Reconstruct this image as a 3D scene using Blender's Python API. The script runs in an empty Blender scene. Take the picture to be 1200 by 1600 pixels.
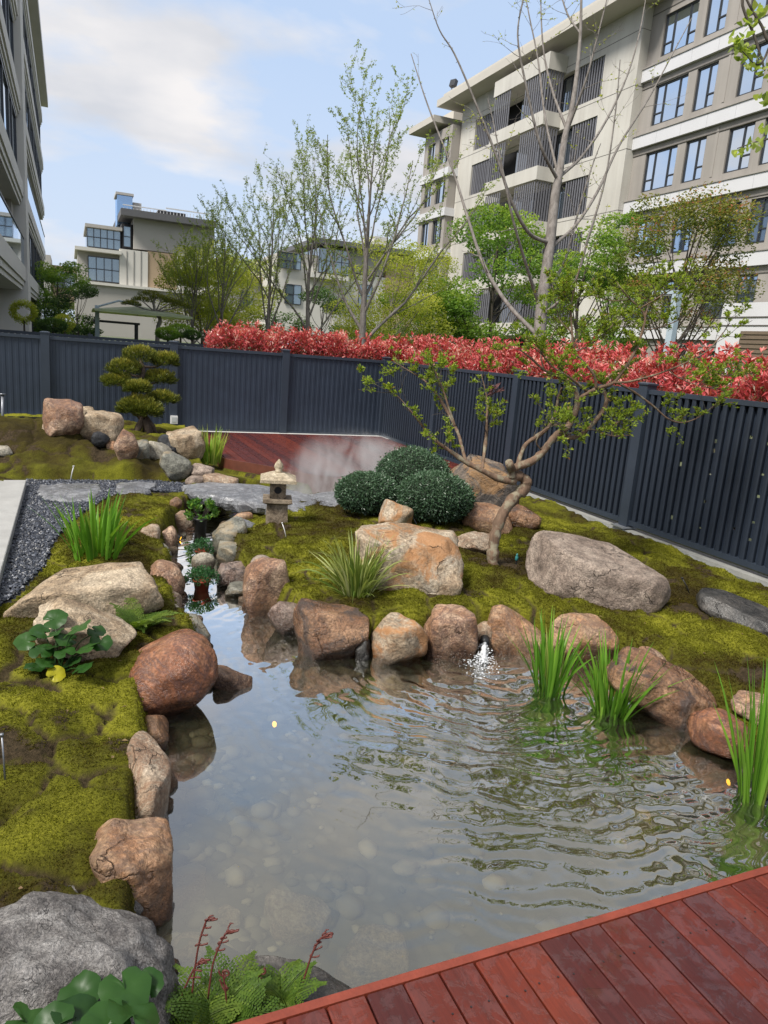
import bpy, math, random
import numpy as np
from mathutils import Matrix, Vector, noise as mn

sc = bpy.context.scene
COL = sc.collection
RNG = np.random.default_rng(7)
random.seed(7)

# ------------------------------------------------------------------ camera
F_PX, CX, CY = 1130.0, 600.0, 800.0           # focal length and centre in photo pixels (1200 x 1600)
YAW, PITCH, ROLL = math.radians(23.9), math.radians(12.55), math.radians(4.5)
CAM = np.array([0.0, 0.0, 1.89])
_f = np.array([math.sin(YAW)*math.cos(PITCH), math.cos(YAW)*math.cos(PITCH), -math.sin(PITCH)])
_r = np.array([math.cos(YAW), -math.sin(YAW), 0.0]); _u = np.cross(_r, _f)
AX_R = math.cos(ROLL)*_r + math.sin(ROLL)*_u
AX_U = -math.sin(ROLL)*_r + math.cos(ROLL)*_u
AX_F = _f
cam_data = bpy.data.cameras.new('camera')
cam_data.sensor_fit = 'VERTICAL'; cam_data.sensor_height = 36.0
cam_data.lens = F_PX/1600*36.0
cam_data.clip_start = 0.05; cam_data.clip_end = 2000
cam = bpy.data.objects.new('camera', cam_data); COL.objects.link(cam)
cam.matrix_world = Matrix(((AX_R[0], AX_U[0], -AX_F[0], CAM[0]), (AX_R[1], AX_U[1], -AX_F[1], CAM[1]),
                           (AX_R[2], AX_U[2], -AX_F[2], CAM[2]), (0, 0, 0, 1)))
sc.camera = cam

# ------------------------------------------------------------------ sky
SUN_AZ, SUN_EL = math.radians(-112), math.radians(52)     # azimuth from +Y towards +X
world = bpy.data.worlds.new('World'); sc.world = world
world.use_nodes = True
nt = world.node_tree; nt.nodes.clear()
def WN(t, **k):
    n = nt.nodes.new(t)
    for a, b in k.items(): setattr(n, a, b)
    return n
out = WN('ShaderNodeOutputWorld'); bg = WN('ShaderNodeBackground'); bg.inputs['Strength'].default_value = 0.125
sky = WN('ShaderNodeTexSky', sky_type='NISHITA', sun_disc=False, sun_elevation=SUN_EL, sun_rotation=SUN_AZ,
         air_density=1.0, dust_density=2.0, ozone_density=1.0)
tc = WN('ShaderNodeTexCoord'); sep = WN('ShaderNodeSeparateXYZ')
nt.links.new(tc.outputs['Generated'], sep.inputs[0])
zc = WN('ShaderNodeMath', operation='MAXIMUM'); nt.links.new(sep.outputs['Z'], zc.inputs[0]); zc.inputs[1].default_value = 0.0
za = WN('ShaderNodeMath', operation='ADD'); nt.links.new(zc.outputs[0], za.inputs[0]); za.inputs[1].default_value = 0.28
dv = WN('ShaderNodeVectorMath', operation='DIVIDE'); nt.links.new(tc.outputs['Generated'], dv.inputs[0])
cmb = WN('ShaderNodeCombineXYZ')
for i in range(3): nt.links.new(za.outputs[0], cmb.inputs[i])
nt.links.new(cmb.outputs[0], dv.inputs[1])
n1 = WN('ShaderNodeTexNoise'); n1.inputs['Scale'].default_value = 1.7; n1.inputs['Detail'].default_value = 7; n1.inputs['Roughness'].default_value = .52
mp = WN('ShaderNodeMapping'); mp.inputs['Location'].default_value = (2.3, .75, 0); mp.inputs['Scale'].default_value = (1.0, 1.35, .5)
nt.links.new(dv.outputs[0], mp.inputs[0]); nt.links.new(mp.outputs[0], n1.inputs['Vector'])
cr = WN('ShaderNodeValToRGB'); cr.color_ramp.elements[0].position = .55; cr.color_ramp.elements[1].position = .69
cel = WN('ShaderNodeMath', operation='MULTIPLY_ADD'); nt.links.new(zc.outputs[0], cel.inputs[0]); cel.inputs[1].default_value = .34; nt.links.new(n1.outputs['Fac'], cel.inputs[2])   # the bank of cloud thickens upwards
nt.links.new(cel.outputs[0], cr.inputs[0])
hz = WN('ShaderNodeMapRange'); hz.inputs['From Min'].default_value = 0.0; hz.inputs['From Max'].default_value = .34
hz.inputs['To Min'].default_value = .62; hz.inputs['To Max'].default_value = 0.0
nt.links.new(zc.outputs[0], hz.inputs['Value'])
skm = WN('ShaderNodeMix', data_type='RGBA'); skm.inputs['Factor'].default_value = .86      # thin veil over the blue
nt.links.new(sky.outputs[0], skm.inputs['A']); skm.inputs['B'].default_value = (2.5, 3.15, 4.2, 1)
hm = WN('ShaderNodeMix', data_type='RGBA'); nt.links.new(hz.outputs[0], hm.inputs['Factor'])
nt.links.new(skm.outputs['Result'], hm.inputs['A']); hm.inputs['B'].default_value = (3.3, 3.6, 4.1, 1)
cm = WN('ShaderNodeMix', data_type='RGBA'); nt.links.new(cr.outputs[0], cm.inputs['Factor'])
nt.links.new(hm.outputs['Result'], cm.inputs['A'])
n2 = WN('ShaderNodeTexNoise'); n2.inputs['Scale'].default_value = 2.6; n2.inputs['Detail'].default_value = 5
nt.links.new(mp.outputs[0], n2.inputs['Vector'])
cc = WN('ShaderNodeValToRGB'); cc.color_ramp.elements[0].color = (3.0, 3.1, 3.35, 1); cc.color_ramp.elements[1].color = (4.1, 4.0, 4.0, 1)
cc.color_ramp.elements[0].position = .35; cc.color_ramp.elements[1].position = .65
nt.links.new(n2.outputs['Fac'], cc.inputs[0]); nt.links.new(cc.outputs[0], cm.inputs['B'])
nt.links.new(cm.outputs['Result'], bg.inputs['Color']); nt.links.new(bg.outputs[0], out.inputs['Surface'])

# ------------------------------------------------------------------ sun, exposure
sd = bpy.data.lights.new('sun', 'SUN'); sd.energy = 3.0; sd.angle = math.radians(16); sd.color = (1.0, .955, .88)
so = bpy.data.objects.new('sun', sd); COL.objects.link(so)
_sv = Vector((math.sin(SUN_AZ)*math.cos(SUN_EL), math.cos(SUN_AZ)*math.cos(SUN_EL), math.sin(SUN_EL)))
so.rotation_euler = _sv.to_track_quat('Z', 'Y').to_euler()
so.location = (-10, 5, 30)
vs = sc.view_settings; vs.view_transform = 'Standard'; vs.look = 'None'; vs.exposure = 0.86; vs.gamma = 1.0
vs.use_curve_mapping = False
sc.cycles.use_denoising = True
sc.cycles.max_bounces = 8; sc.cycles.transparent_max_bounces = 12
sc.cycles.volume_step_rate = 1.0; sc.cycles.volume_max_steps = 256
sc.cycles.caustics_reflective = False; sc.cycles.caustics_refractive = False

# ------------------------------------------------------------------ where a photo pixel's ray meets a plane of the place
def ray(px, py): return AX_F + AX_R*((px-CX)/F_PX) + AX_U*((CY-py)/F_PX)
def at(px, py, z=None, x=None, y=None, w=None):
    d = ray(px, py)
    if w is not None: t = w
    elif z is not None: t = (z-CAM[2])/d[2]
    elif x is not None: t = (x-CAM[0])/d[0]
    else: t = (y-CAM[1])/d[1]
    return CAM + d*t
def depth(p): return float((np.asarray(p)-CAM) @ AX_F)

# ------------------------------------------------------------------ mesh helpers
class MB:
    """collects vertices and faces of one part"""
    def __init__(s): s.v = []; s.f = []; s.n = 0; s.a = []
    def add(s, v, f, a=None):
        v = np.asarray(v, float); s.v.append(v)
        if isinstance(f, np.ndarray): s.f.append(f + s.n)
        else: s.f.append([tuple(i+s.n for i in q) for q in f])
        s.a.append(np.full(len(v), .5) if a is None else np.broadcast_to(np.asarray(a, float), (len(v),)))
        s.n += len(v); return s
    def box(s, x0, y0, z0, x1, y1, z1):
        v = [(x0,y0,z0),(x1,y0,z0),(x1,y1,z0),(x0,y1,z0),(x0,y0,z1),(x1,y0,z1),(x1,y1,z1),(x0,y1,z1)]
        return s.add(v, [(0,3,2,1),(4,5,6,7),(0,1,5,4),(1,2,6,5),(2,3,7,6),(3,0,4,7)])
    def tube(s, pts, rad, n=8, cap=True, a=None):
        pts = np.asarray(pts, float); m = len(pts); rad = np.broadcast_to(np.asarray(rad, float), (m,))
        tg = np.gradient(pts, axis=0); tg /= np.linalg.norm(tg, axis=1)[:, None] + 1e-9
        ref = np.array([0.31, 0.17, 0.94]) if abs(tg[0] @ np.array([0.31, .17, .94])) < .9 else np.array([1.0, .1, 0])
        V = []; u = np.cross(tg[0], ref); u /= np.linalg.norm(u)
        ang = np.arange(n)*2*math.pi/n
        for i in range(m):
            u = u - tg[i]*(u @ tg[i]); u /= np.linalg.norm(u)+1e-9; w = np.cross(tg[i], u)
            V.append(pts[i] + rad[i]*(np.cos(ang)[:, None]*u + np.sin(ang)[:, None]*w))
        V = np.concatenate(V)
        Fq = []
        for i in range(m-1):
            for k in range(n):
                Fq.append((i*n+k, i*n+(k+1) % n, (i+1)*n+(k+1) % n, (i+1)*n+k))
        if cap: Fq.append(tuple(range(n-1, -1, -1))); Fq.append(tuple((m-1)*n+k for k in range(n)))
        return s.add(V, Fq, a)
    def lathe(s, prof, c=(0,0,0), n=16, sq=1.0):
        prof = np.asarray(prof, float); m = len(prof); ang = np.arange(n)*2*math.pi/n
        V = np.concatenate([np.stack([c[0]+r*np.cos(ang), c[1]+r*np.sin(ang)*sq, np.full(n, c[2]+z)], 1) for r, z in prof])
        Fq = [(i*n+k, i*n+(k+1) % n, (i+1)*n+(k+1) % n, (i+1)*n+k) for i in range(m-1) for k in range(n)]
        Fq.append(tuple(range(n-1, -1, -1))); Fq.append(tuple((m-1)*n+k for k in range(n)))
        return s.add(V, Fq)
    def leaves(s, P, Dv, Nv, L, W, a=None, fold=.25):
        """one folded blade per row: base P, direction Dv, up Nv"""
        P = np.asarray(P, float); N = len(P)
        Dv = Dv/(np.linalg.norm(Dv, axis=1)[:, None]+1e-9)
        S = np.cross(Dv, Nv); S /= np.linalg.norm(S, axis=1)[:, None]+1e-9
        U = np.cross(S, Dv)
        L = np.broadcast_to(np.asarray(L, float), (N,))[:, None]; W = np.broadcast_to(np.asarray(W, float), (N,))[:, None]
        V = np.empty((N, 4, 3))
        V[:, 0] = P; V[:, 1] = P+Dv*L*.5+S*W*.5+U*W*fold; V[:, 2] = P+Dv*L-U*L*.08; V[:, 3] = P+Dv*L*.5-S*W*.5+U*W*fold
        Fq = np.arange(N*4).reshape(N, 4)
        aa = RNG.random(N) if a is None else np.broadcast_to(np.asarray(a, float), (N,))
        return s.add(V.reshape(-1, 3), Fq, np.repeat(aa, 4))
    def ribbon(s, pts, wid, side, a=None, fold=0.0, up=None):
        """strap leaf along pts with widths, flat along side"""
        pts = np.asarray(pts, float); m = len(pts); wid = np.broadcast_to(np.asarray(wid, float), (m,))[:, None]
        side = np.asarray(side, float); side = side/np.linalg.norm(side)
        tg = np.gradient(pts, axis=0); nrm = np.cross(tg, side); nrm /= np.linalg.norm(nrm, axis=1)[:, None]+1e-9
        V = np.concatenate([pts-side*wid*.5+nrm*wid*fold, pts, pts+side*wid*.5+nrm*wid*fold])
        Fq = [(i, m+i, m+i+1, i+1) for i in range(m-1)] + [(m+i, 2*m+i, 2*m+i+1, m+i+1) for i in range(m-1)]
        return s.add(V, Fq, a)
    def mesh(s, name, smooth=False):
        V = np.concatenate(s.v); me = bpy.data.meshes.new(name)
        tot = []; idx = []
        for f in s.f:
            if isinstance(f, np.ndarray):
                tot.append(np.full(len(f), f.shape[1])); idx.append(f.ravel())
            else:
                tot.append(np.array([len(q) for q in f])); idx.append(np.array([i for q in f for i in q]))
        tot = np.concatenate(tot).astype(np.int32); idx = np.concatenate(idx).astype(np.int32)
        me.vertices.add(len(V)); me.vertices.foreach_set('co', V.ravel().astype(np.float32))
        me.loops.add(len(idx)); me.loops.foreach_set('vertex_index', idx)
        me.polygons.add(len(tot)); st = np.concatenate([[0], np.cumsum(tot)[:-1]]).astype(np.int32)
        me.polygons.foreach_set('loop_start', st)
        at_ = me.attributes.new('v', 'FLOAT', 'POINT'); at_.data.foreach_set('value', np.concatenate(s.a).astype(np.float32))
        me.update(calc_edges=True); me.validate()
        if smooth: me.shade_smooth()
        else: me.shade_flat()
        return me
    def build(s, name, mat, parent=None, smooth=False):
        return obj(name, s.mesh(name, smooth), mat, parent)

def obj(name, me, mat=None, parent=None):
    o = bpy.data.objects.new(name, me); COL.objects.link(o)
    if mat is not None and len(me.materials) == 0: me.materials.append(mat)
    if parent is not None: o.parent = parent
    return o
def tag(o, label, cat=None, group=None, kind=None):
    o['label'] = label
    if cat: o['category'] = cat
    if group: o['group'] = group
    if kind: o['kind'] = kind
    return o
def struct(o, kind='structure', label=None):
    o['kind'] = kind
    if label: o['label'] = label
    return o
def thing(name, label, cat, loc=(0,0,0), rz=0.0, group=None):
    o = bpy.data.objects.new(name, None); COL.objects.link(o)
    o.empty_display_size = .1; o.location = [float(q) for q in loc]; o.rotation_euler = (0, 0, rz)
    return tag(o, label, cat, group)
def spline(pts, n=6):
    """Catmull-Rom through rows of pts (any width)"""
    p = np.asarray(pts, float); p = np.vstack([2*p[0]-p[1], p, 2*p[-1]-p[-2]]); o = []
    for i in range(1, len(p)-2):
        for t in np.linspace(0, 1, n, endpoint=False):
            a, b, c, d = p[i-1], p[i], p[i+1], p[i+2]
            o.append(.5*((2*b)+(c-a)*t+(2*a-5*b+4*c-d)*t*t+(3*b-a-3*c+d)*t**3))
    o.append(p[-2]); return np.array(o)
def rdir(n, zmin=-1., zmax=1.):
    z = RNG.uniform(zmin, zmax, n); t = RNG.uniform(0, 2*math.pi, n); r = np.sqrt(1-z*z)
    return np.stack([r*np.cos(t), r*np.sin(t), z], 1)

# ------------------------------------------------------------------ material helpers
def newmat(name):
    m = bpy.data.materials.new(name); m.use_nodes = True; t = m.node_tree; t.nodes.clear()
    o = t.nodes.new('ShaderNodeOutputMaterial'); b = t.nodes.new('ShaderNodeBsdfPrincipled')
    t.links.new(b.outputs[0], o.inputs['Surface']); return m, t, b, o
def N(t, ty, **k):
    n = t.nodes.new(ty)
    for a, b in k.items():
        if a in n.inputs: n.inputs[a].default_value = b
        else: setattr(n, a, b)
    return n
def rgba(c): return (c[0], c[1], c[2], 1.0)
def ramp(t, fac, stops, interp='LINEAR'):
    r = t.nodes.new('ShaderNodeValToRGB'); e = r.color_ramp.elements; r.color_ramp.interpolation = interp
    while len(e) < len(stops): e.new(.5)
    for q, (p, c) in zip(e, stops): q.position = p; q.color = rgba(c) if len(c) == 3 else c
    t.links.new(fac, r.inputs[0]); return r.outputs[0]
def g(x): return (x, x, x)
def noise_n(t, vec, scale, detail=4, rough=.55, dist=0.):
    n = N(t, 'ShaderNodeTexNoise', Scale=scale, Detail=detail, Roughness=rough, Distortion=dist)
    if vec is not None: t.links.new(vec, n.inputs['Vector'])
    return n.outputs['Fac']
def mix(t, fac, a, b, blend='MIX'):
    m = N(t, 'ShaderNodeMix', data_type='RGBA', blend_type=blend)
    for s, k in ((fac, 'Factor'), (a, 'A'), (b, 'B')):
        if isinstance(s, (int, float)): m.inputs[k].default_value = s
        elif isinstance(s, tuple): m.inputs[k].default_value = rgba(s)
        else: t.links.new(s, m.inputs[k])
    return m.outputs['Result']
def bump(t, b, h, dist=.01, strength=1.0):
    n = N(t, 'ShaderNodeBump', Distance=dist, Strength=strength); t.links.new(h, n.inputs['Height'])
    t.links.new(n.outputs[0], b.inputs['Normal']); return n
def math_n(t, op, a, b=None):
    n = N(t, 'ShaderNodeMath', operation=op)
    for i, s in enumerate((a, b)):
        if s is None: continue
        if isinstance(s, (int, float)): n.inputs[i].default_value = s
        else: t.links.new(s, n.inputs[i])
    return n.outputs[0]
def objvec(t, jitter=True, scale=None):
    tcn = t.nodes.new('ShaderNodeTexCoord'); v = tcn.outputs['Object']
    if jitter:
        oi = t.nodes.new('ShaderNodeObjectInfo'); a = N(t, 'ShaderNodeVectorMath', operation='MULTIPLY_ADD')
        c = t.nodes.new('ShaderNodeCombineXYZ')
        for i in range(3): t.links.new(oi.outputs['Random'], c.inputs[i])
        t.links.new(c.outputs[0], a.inputs[0]); a.inputs[1].default_value = (37., 53., 19.); t.links.new(v, a.inputs[2]); v = a.outputs[0]
    if scale:
        m = N(t, 'ShaderNodeMapping'); m.inputs['Scale'].default_value = scale; t.links.new(v, m.inputs[0]); v = m.outputs[0]
    return v
def geovec(t): return t.nodes.new('ShaderNodeNewGeometry').outputs['Position']
def orand(t): return t.nodes.new('ShaderNodeObjectInfo').outputs['Random']

def m_plain(name, c, rough=.6, metal=0., var=.12, scale=6., bmp=.0, spec=.5):
    m, t, b, o = newmat(name); v = objvec(t)
    n = noise_n(t, v, scale, 5, .6)
    col = ramp(t, n, [(.25, tuple(x*(1-var) for x in c)), (.75, tuple(min(1, x*(1+var)) for x in c))])
    t.links.new(col, b.inputs['Base Color']); b.inputs['Roughness'].default_value = rough; b.inputs['Metallic'].default_value = metal
    b.inputs['Specular IOR Level'].default_value = spec
    if bmp: bump(t, b, noise_n(t, v, scale*6, 4), bmp)
    return m
def m_rock(name, c, rough=.7, scale=4., speck=.0, spots=None, streak=None, bmp=.02, spec=.4, wet=True):
    """c: three colours of the stone; spots: colour of patches; streak: colour of veins; damp below the splash line"""
    m, t, b, o = newmat(name); v = objvec(t)
    n1 = noise_n(t, v, scale, 9, .68, .9); col = ramp(t, n1, [(.32, tuple(q*.5 for q in c[0])), (.46, tuple(q*.7 for q in c[1])), (.6, tuple(q*.76 for q in c[2])), (.74, tuple(q*.95 for q in c[2]))])
    nm = noise_n(t, v, scale*4.5, 6, .7, .3); col = mix(t, .75, col, ramp(t, nm, [(.3, g(.22)), (.5, g(.5)), (.7, g(.78))]), 'OVERLAY')
    nf = noise_n(t, v, scale*22, 3, .6)
    col = mix(t, .7, col, ramp(t, nf, [(.32, g(.2)), (.68, g(.8))]), 'OVERLAY')
    if speck:
        vo = N(t, 'ShaderNodeTexVoronoi', Scale=scale*30); t.links.new(v, vo.inputs['Vector'])
        col = mix(t, ramp(t, vo.outputs['Distance'], [(.0, g(speck)), (.35, g(0))]), col, tuple(x*.3 for x in c[0]))
    if spots: col = mix(t, ramp(t, noise_n(t, v, scale*1.3, 6, .65, 1.2), [(.50, g(0)), (.60, g(.85))]), col, spots)
    if streak: col = mix(t, ramp(t, noise_n(t, v, scale*.8, 7, .72, 2.2), [(.455, g(0)), (.5, g(.85)), (.545, g(0))]), col, streak)
    ck = N(t, 'ShaderNodeTexVoronoi', feature='DISTANCE_TO_EDGE', Scale=scale*1.1)
    wv = N(t, 'ShaderNodeVectorMath', operation='MULTIPLY_ADD'); nn = N(t, 'ShaderNodeTexNoise', Scale=scale*2., Detail=5); t.links.new(v, nn.inputs['Vector'])
    t.links.new(nn.outputs['Color'], wv.inputs[0]); wv.inputs[1].default_value = (.35, .35, .35); t.links.new(v, wv.inputs[2]); t.links.new(wv.outputs[0], ck.inputs['Vector'])
    crk = math_n(t, 'MULTIPLY', ramp(t, ck.outputs['Distance'], [(0, g(1)), (.022, g(0))]), ramp(t, noise_n(t, v, scale*1.1, 3), [(.5, g(0)), (.62, g(.8))]))
    col = mix(t, crk, col, tuple(x*.2 for x in c[0]))
    r0 = ramp(t, noise_n(t, v, scale*.8, 3), [(.35, g(max(.05, rough-.18))), (.65, g(min(1, rough+.15)))])
    if wet:      # stones standing in the pond are damp near the water
        gz = N(t, 'ShaderNodeSeparateXYZ'); t.links.new(geovec(t), gz.inputs[0]); zz = math_n(t, 'ADD', gz.outputs['Z'], math_n(t, 'MULTIPLY', noise_n(t, v, 6., 4), .12))
        wf = N(t, 'ShaderNodeMapRange'); t.links.new(zz, wf.inputs['Value']); wf.inputs['From Min'].default_value = .0; wf.inputs['From Max'].default_value = -.11
        col = mix(t, math_n(t, 'MULTIPLY', wf.outputs[0], .9), col, mix(t, 1., col, (.38, .34, .32), 'MULTIPLY')); r0 = mix(t, wf.outputs[0], r0, g(.22))
    t.links.new(col, b.inputs['Base Color']); t.links.new(r0, b.inputs['Roughness'])
    b.inputs['Specular IOR Level'].default_value = spec
    h = math_n(t, 'ADD', math_n(t, 'ADD', noise_n(t, v, scale*2.2, 10, .7, .4), math_n(t, 'MULTIPLY', nf, .14)), math_n(t, 'MULTIPLY', crk, -.35))
    bump(t, b, h, bmp*1.7); return m
def m_leaf(name, stops, transl=.3, rough=.45, spec=.35):
    m, t, b, o = newmat(name); a = N(t, 'ShaderNodeAttribute', attribute_name='v')
    col = ramp(t, a.outputs['Fac'], stops)
    t.links.new(col, b.inputs['Base Color']); b.inputs['Roughness'].default_value = rough; b.inputs['Specular IOR Level'].default_value = spec
    tr = N(t, 'ShaderNodeBsdfTranslucent'); t.links.new(mix(t, 1.0, col, (1.3, 1.35, .7), 'MULTIPLY'), tr.inputs['Color'])
    ms = N(t, 'ShaderNodeMixShader', Fac=transl); t.links.new(b.outputs[0], ms.inputs[1]); t.links.new(tr.outputs[0], ms.inputs[2])
    t.links.new(ms.outputs[0], o.inputs['Surface']); return m
def m_bark(name, c1, c2, scale=20, lichen=None, bmp=.006):
    m, t, b, o = newmat(name); v = geovec(t)
    mpn = N(t, 'ShaderNodeMapping'); mpn.inputs['Scale'].default_value = (1, 1, .35); t.links.new(v, mpn.inputs[0])
    n = noise_n(t, mpn.outputs[0], scale, 6, .65, .5); col = ramp(t, n, [(.3, c1), (.7, c2)])
    if lichen: col = mix(t, ramp(t, noise_n(t, v, scale*.6, 4, .6), [(.52, g(0)), (.62, g(.8))]), col, lichen)
    t.links.new(col, b.inputs['Base Color']); b.inputs['Roughness'].default_value = .85
    bump(t, b, n, bmp); return m
def m_glass(name, dark=(.03,.04,.05), tint=(.78,.86,.95), refl=.55, rough=.02):
    m, t, b, o = newmat(name); b.inputs['Base Color'].default_value = rgba(dark); b.inputs['Roughness'].default_value = .3
    gl = N(t, 'ShaderNodeBsdfGlossy', Roughness=rough); gl.inputs['Color'].default_value = rgba(tint)
    lw = N(t, 'ShaderNodeFresnel', IOR=1.5)
    f = math_n(t, 'ADD', lw.outputs[0], refl); f2 = math_n(t, 'MINIMUM', f, .95)
    ms = N(t, 'ShaderNodeMixShader'); t.links.new(f2, ms.inputs[0]); t.links.new(b.outputs[0], ms.inputs[1]); t.links.new(gl.outputs[0], ms.inputs[2])
    t.links.new(ms.outputs[0], o.inputs['Surface'])
    v = objvec(t); nb = N(t, 'ShaderNodeBump', Distance=.02, Strength=.08); t.links.new(noise_n(t, v, .8, 2), nb.inputs['Height'])
    t.links.new(nb.outputs[0], gl.inputs['Normal']); return m

def m_wall(name, c, rough=.75):
    """cladding with faint rain streaks and panel-to-panel variation"""
    m, t, b, o = newmat(name); v = geovec(t); mp_ = N(t, 'ShaderNodeMapping'); mp_.inputs['Scale'].default_value = (1., 1., .07); t.links.new(v, mp_.inputs[0])
    st = noise_n(t, mp_.outputs[0], 2.2, 6, .65); big_ = noise_n(t, v, .35, 4)
    col = mix(t, .5, c, ramp(t, st, [(.3, g(.36)), (.7, g(.58))]), 'OVERLAY'); col = mix(t, .35, col, ramp(t, big_, [(.35, g(.38)), (.65, g(.6))]), 'OVERLAY')
    t.links.new(col, b.inputs['Base Color']); b.inputs['Roughness'].default_value = rough; return m
# ================================================================== materials shared by the setting
WATER_Z = -0.20
M = {}
M['tan'] = m_rock('tan_granite', [(.30,.20,.12),(.42,.31,.20),(.52,.42,.30)], .75, 3.2, speck=.5, bmp=.02)
M['tanrust'] = m_rock('rusty_granite', [(.33,.20,.11),(.40,.30,.20),(.50,.42,.32)], .75, 2.2, speck=.45, spots=(.36,.17,.065), bmp=.02)
M['grey_brown'] = m_rock('grey_brown_granite', [(.19,.14,.11),(.30,.23,.185),(.40,.32,.26)], .72, 3.5, speck=.55, bmp=.025)
M['red'] = m_rock('wet_red_stone', [(.17,.060,.028),(.28,.108,.050),(.37,.18,.10)], .30, 2.6, streak=(.10,.05,.04), bmp=.018, spec=.5)
M['brown'] = m_rock('wet_brown_stone', [(.12,.055,.028),(.25,.125,.066),(.38,.22,.125)], .34, 3.4, spots=(.06,.045,.04), bmp=.03, spec=.5)
M['orange'] = m_rock('orange_stone', [(.28,.125,.06),(.38,.20,.105),(.44,.29,.18)], .45, 2.6, streak=(.16,.10,.07), bmp=.02)
M['pink'] = m_rock('pink_stone', [(.30,.145,.080),(.40,.225,.135),(.50,.345,.24)], .45, 3.4, streak=(.12,.07,.055), bmp=.025)
M['beige'] = m_rock('beige_stone', [(.33,.22,.15),(.45,.33,.23),(.55,.45,.34)], .65, 3.6, streak=(.26,.15,.09), bmp=.025)
M['pale'] = m_rock('pale_stone', [(.30,.26,.19),(.40,.36,.28),(.48,.44,.36)], .6, 3.2, bmp=.015)
M['greygreen'] = m_rock('grey_green_stone', [(.13,.13,.10),(.21,.205,.165),(.30,.29,.24)], .45, 2.6, spots=(.27,.21,.13), bmp=.015, spec=.5)
M['darkwet'] = m_rock('dark_wet_stone', [(.035,.035,.035),(.065,.062,.058),(.11,.10,.09)], .32, 3., bmp=.015, spec=.55)
M['black'] = m_rock('black_stone', [(.012,.013,.016),(.02,.022,.027),(.035,.037,.042)], .4, 4., bmp=.02)
M['purple'] = m_rock('purple_wet_stone', [(.11,.065,.055),(.24,.155,.12),(.38,.29,.24)], .32, 4.2, spots=(.05,.04,.045), bmp=.03, spec=.6)
M['patchy'] = m_rock('patchy_dark_boulder', [(.06,.05,.045),(.10,.085,.075),(.26,.20,.15)], .7, 2.2, spots=(.30,.17,.075), bmp=.03)
M['karst'] = m_rock('rough_grey_limestone', [(.20,.18,.175),(.34,.315,.30),(.50,.475,.455)], .85, 7., bmp=.05)
M['slate'] = m_rock('wet_slate', [(.15,.155,.165),(.21,.215,.23),(.28,.285,.30)], .4, 3., streak=(.09,.09,.10), bmp=.008, spec=.5)
M['sub'] = m_rock('submerged_stone', [(.50,.40,.27),(.68,.57,.41),(.78,.69,.54)], .8, 3., bmp=.02)

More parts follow.
